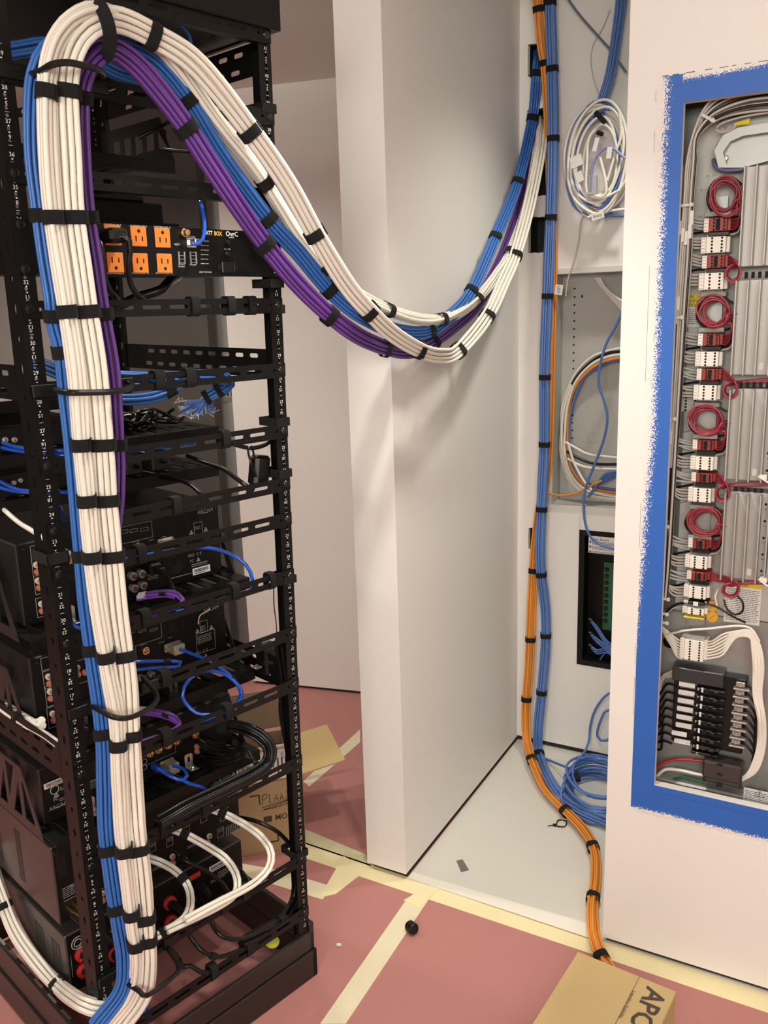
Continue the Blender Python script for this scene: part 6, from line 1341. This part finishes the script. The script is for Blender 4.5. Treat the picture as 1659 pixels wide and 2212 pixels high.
# ---- cartons
A = V((-1.293, 1.806, 0)); d = V((.702, .712, 0)); bk = V((-.712, .702, 0)); H = .215; L = .285; D = .30; th = .004
cb = thing('open_carton', 'open brown carton with handwriting and a shipping label behind the rack', 'carton', A-d*(L/2)+bk*(D/2))
CT = MX(((d.x, bk.x, 0, A.x-d.x*L), (d.y, bk.y, 0, A.y-d.y*L), (0, 0, 1, 0), (0, 0, 0, 1)))      # local x along the front, y away, z up
part('front_wall', MB().box(0, L, 0, th, .001, H, 0, CT), CARD, cb, True)
part('side_wall', MB().box(L-th, L, th, D-th, .001, H, 0, CT), CARD, cb, True); part('side_wall', MB().box(0, th, th, D-th, .001, H, 0, CT), CARD, cb, True)
part('rear_wall', MB().box(0, L, D-th, D, .001, H, 0, CT), CARDIN, cb, True); part('bottom', MB().box(th, L-th, th, D-th, .001, .005, 0, CT), CARDIN, cb, True)
part('front_flap', MB().box(.002, L-.004, .001, .001+th, H+.002, H+.105, 0, CT), CARD, cb, True, label='upright front flap with a white shipping label')
part('rear_flap', MB().box(.002, L-.004, D-th, D, H+.002, H+.13, 0, CT @ MX.Translation((0, .02, 0))), CARDIN, cb, True, label='dark brown rear flap')
TF = CT @ MX.Translation((L, 0, H)) @ MX.Rotation(-.16, 4, 'Y')
part('side_flap', MB().box(.002, .130, .01, D-.06, -.002, .002, 0, TF), CARD2, cb, True, label='tan side flap folded outward')
part('sealing_tape', MB().box(.0, L-.01, -.0006, .0055, H+.100, H+.1062, 0, CT), mat('clear_packing_tape', (.62, .56, .47), .12), cb, True, label='shiny packing tape on the flap edge')
lb = part('shipping_label', MB().box(L-.215, L-.018, -.0005, .001, H+.006, H+.094, 0, CT), LABEL, cb, True, label='white shipping label')
tx = MB()
for k in range(26): w = R.choice((.001, .0018)); tx.box(L-.175+k*.0025, L-.175+k*.0025+w, -.0008, -.0005, H+.012, H+.060, 0, CT)
for i in range(7): tx.box(L-.10+i*.011, L-.10+i*.011+R.choice((.002, .004)), -.0008, -.0005, H+.02+(i % 3)*.008, H+.07, 0, CT)
tx.text('CPS', .012, CT @ MX.Translation((L-.075, -.001, H+.075)) @ TXX @ MX.Rotation(-1.57, 4, 'Z')); tx.text('GSO', .012, CT @ MX.Translation((L-.052, -.001, H+.075)) @ TXX @ MX.Rotation(-1.57, 4, 'Z'))
for k in range(10): tx.box(L-.032, L-.022, -.0008, -.0005, H+.02+k*.006, H+.02+k*.006+R.choice((.002, .004)), 0, CT)
part('label_print', tx, INK, lb, True, kind='stuff')
bm = MAT_BOX = mat('box_print', (.06, .04, .03), .7)
tx = MB().text('MONO', .0235, CT @ MX.Translation((L-.083, -.0008, .103)) @ TXX, 'LEFT', .95, .015)
tx.box(L-.115, L-.092, -.0008, -.0003, .094, .112, .0, CT)
for x, z, sx, sz in ((L-.150, .182, -1, 1), (L-.105, .030, -1, -1)): tx.box(x, x+.028, -.0008, -.0003, z-.002, z+.002, 0, CT).box(x+.025, x+.029, -.0008, -.0003, min(z, z-sz*.03), max(z, z-sz*.03), 0, CT)
part('carton_print', tx, bm, cb, True, kind='stuff')
hw = MB()
def pen(pts): hw.tube([CT @ V((L-.118+x*.001, -.0012, .150+z*.001)) for x, z in pts], .0007, 4)
pen([(2, 0), (5, 30)]); pen([(3, 28), (12, 32), (18, 26), (12, 17), (4, 16)]); pen([(24, 30), (22, 4), (28, 3)]); pen([(36, 4), (42, 26), (47, 4)]); pen([(38, 13), (46, 13)]); pen([(52, 4), (57, 26), (62, 4)]); pen([(54, 13), (61, 13)]); pen([(68, 28), (82, 27), (68, 5), (86, 6)]); pen([(90, 4), (96, 26), (102, 4)])
pen([(0, -8), (40, -2), (90, 4)]); pen([(90, 4), (40, -8), (2, -16)]); pen([(2, -16), (40, -14), (95, -4)])
part('handwriting', hw, INK, cb, True, label='handwritten marker letters', kind='stuff')
# tan carton in the foreground
hh = .12; p = [AZ(1248, 2056, hh), AZ(1461, 2142, hh), AZ(1160, 2212, hh), AZ(1470, 2212, hh)]
ex = (p[1]-p[0]).normalized(); ey = V((ex.y, -ex.x, 0)); Lx = (p[1]-p[0]).length; Ly = .36
AT = MX(((ex.x, ey.x, 0, p[0].x), (ex.y, ey.y, 0, p[0].y), (0, 0, 1, 0), (0, 0, 0, 1)))            # local x right, y toward the viewer
ac = thing('tan_carton', 'tan carton with dark printed lettering at the bottom edge of the photo', 'carton', AT @ V((Lx/2, Ly/2, 0)))
part('carton_body', MB().box(0, Lx, 0, Ly, .001, hh-.003, .003, AT), CARD2, ac, True)
part('top_flap', MB().box(0, Lx/2-.0008+.03, -.001, Ly, hh-.003, hh, .0008, AT), CARD2, ac, True); part('top_flap', MB().box(Lx/2+.0302, Lx, -.001, Ly, hh-.003, hh-.0004, .0008, AT), CARD2, ac, True)
TT = AT @ MX.Translation((Lx-.036, .072, hh+.0003)) @ MX(((0, 1, 0, 0), (1, 0, 0, 0), (0, 0, 1, 0), (0, 0, 0, 1)))
tx = MB(); tx.text('APC', .056, TT, 'CENTER', 1.05, .02); tx.text('Legendary Reliability', .010, AT @ MX.Translation((Lx-.072, .085, hh+.0003)) @ MX(((0, 1, 0, 0), (1, 0, 0, 0), (0, 0, 1, 0), (0, 0, 0, 1))))
part('carton_print', tx, bm, ac, True, kind='stuff')
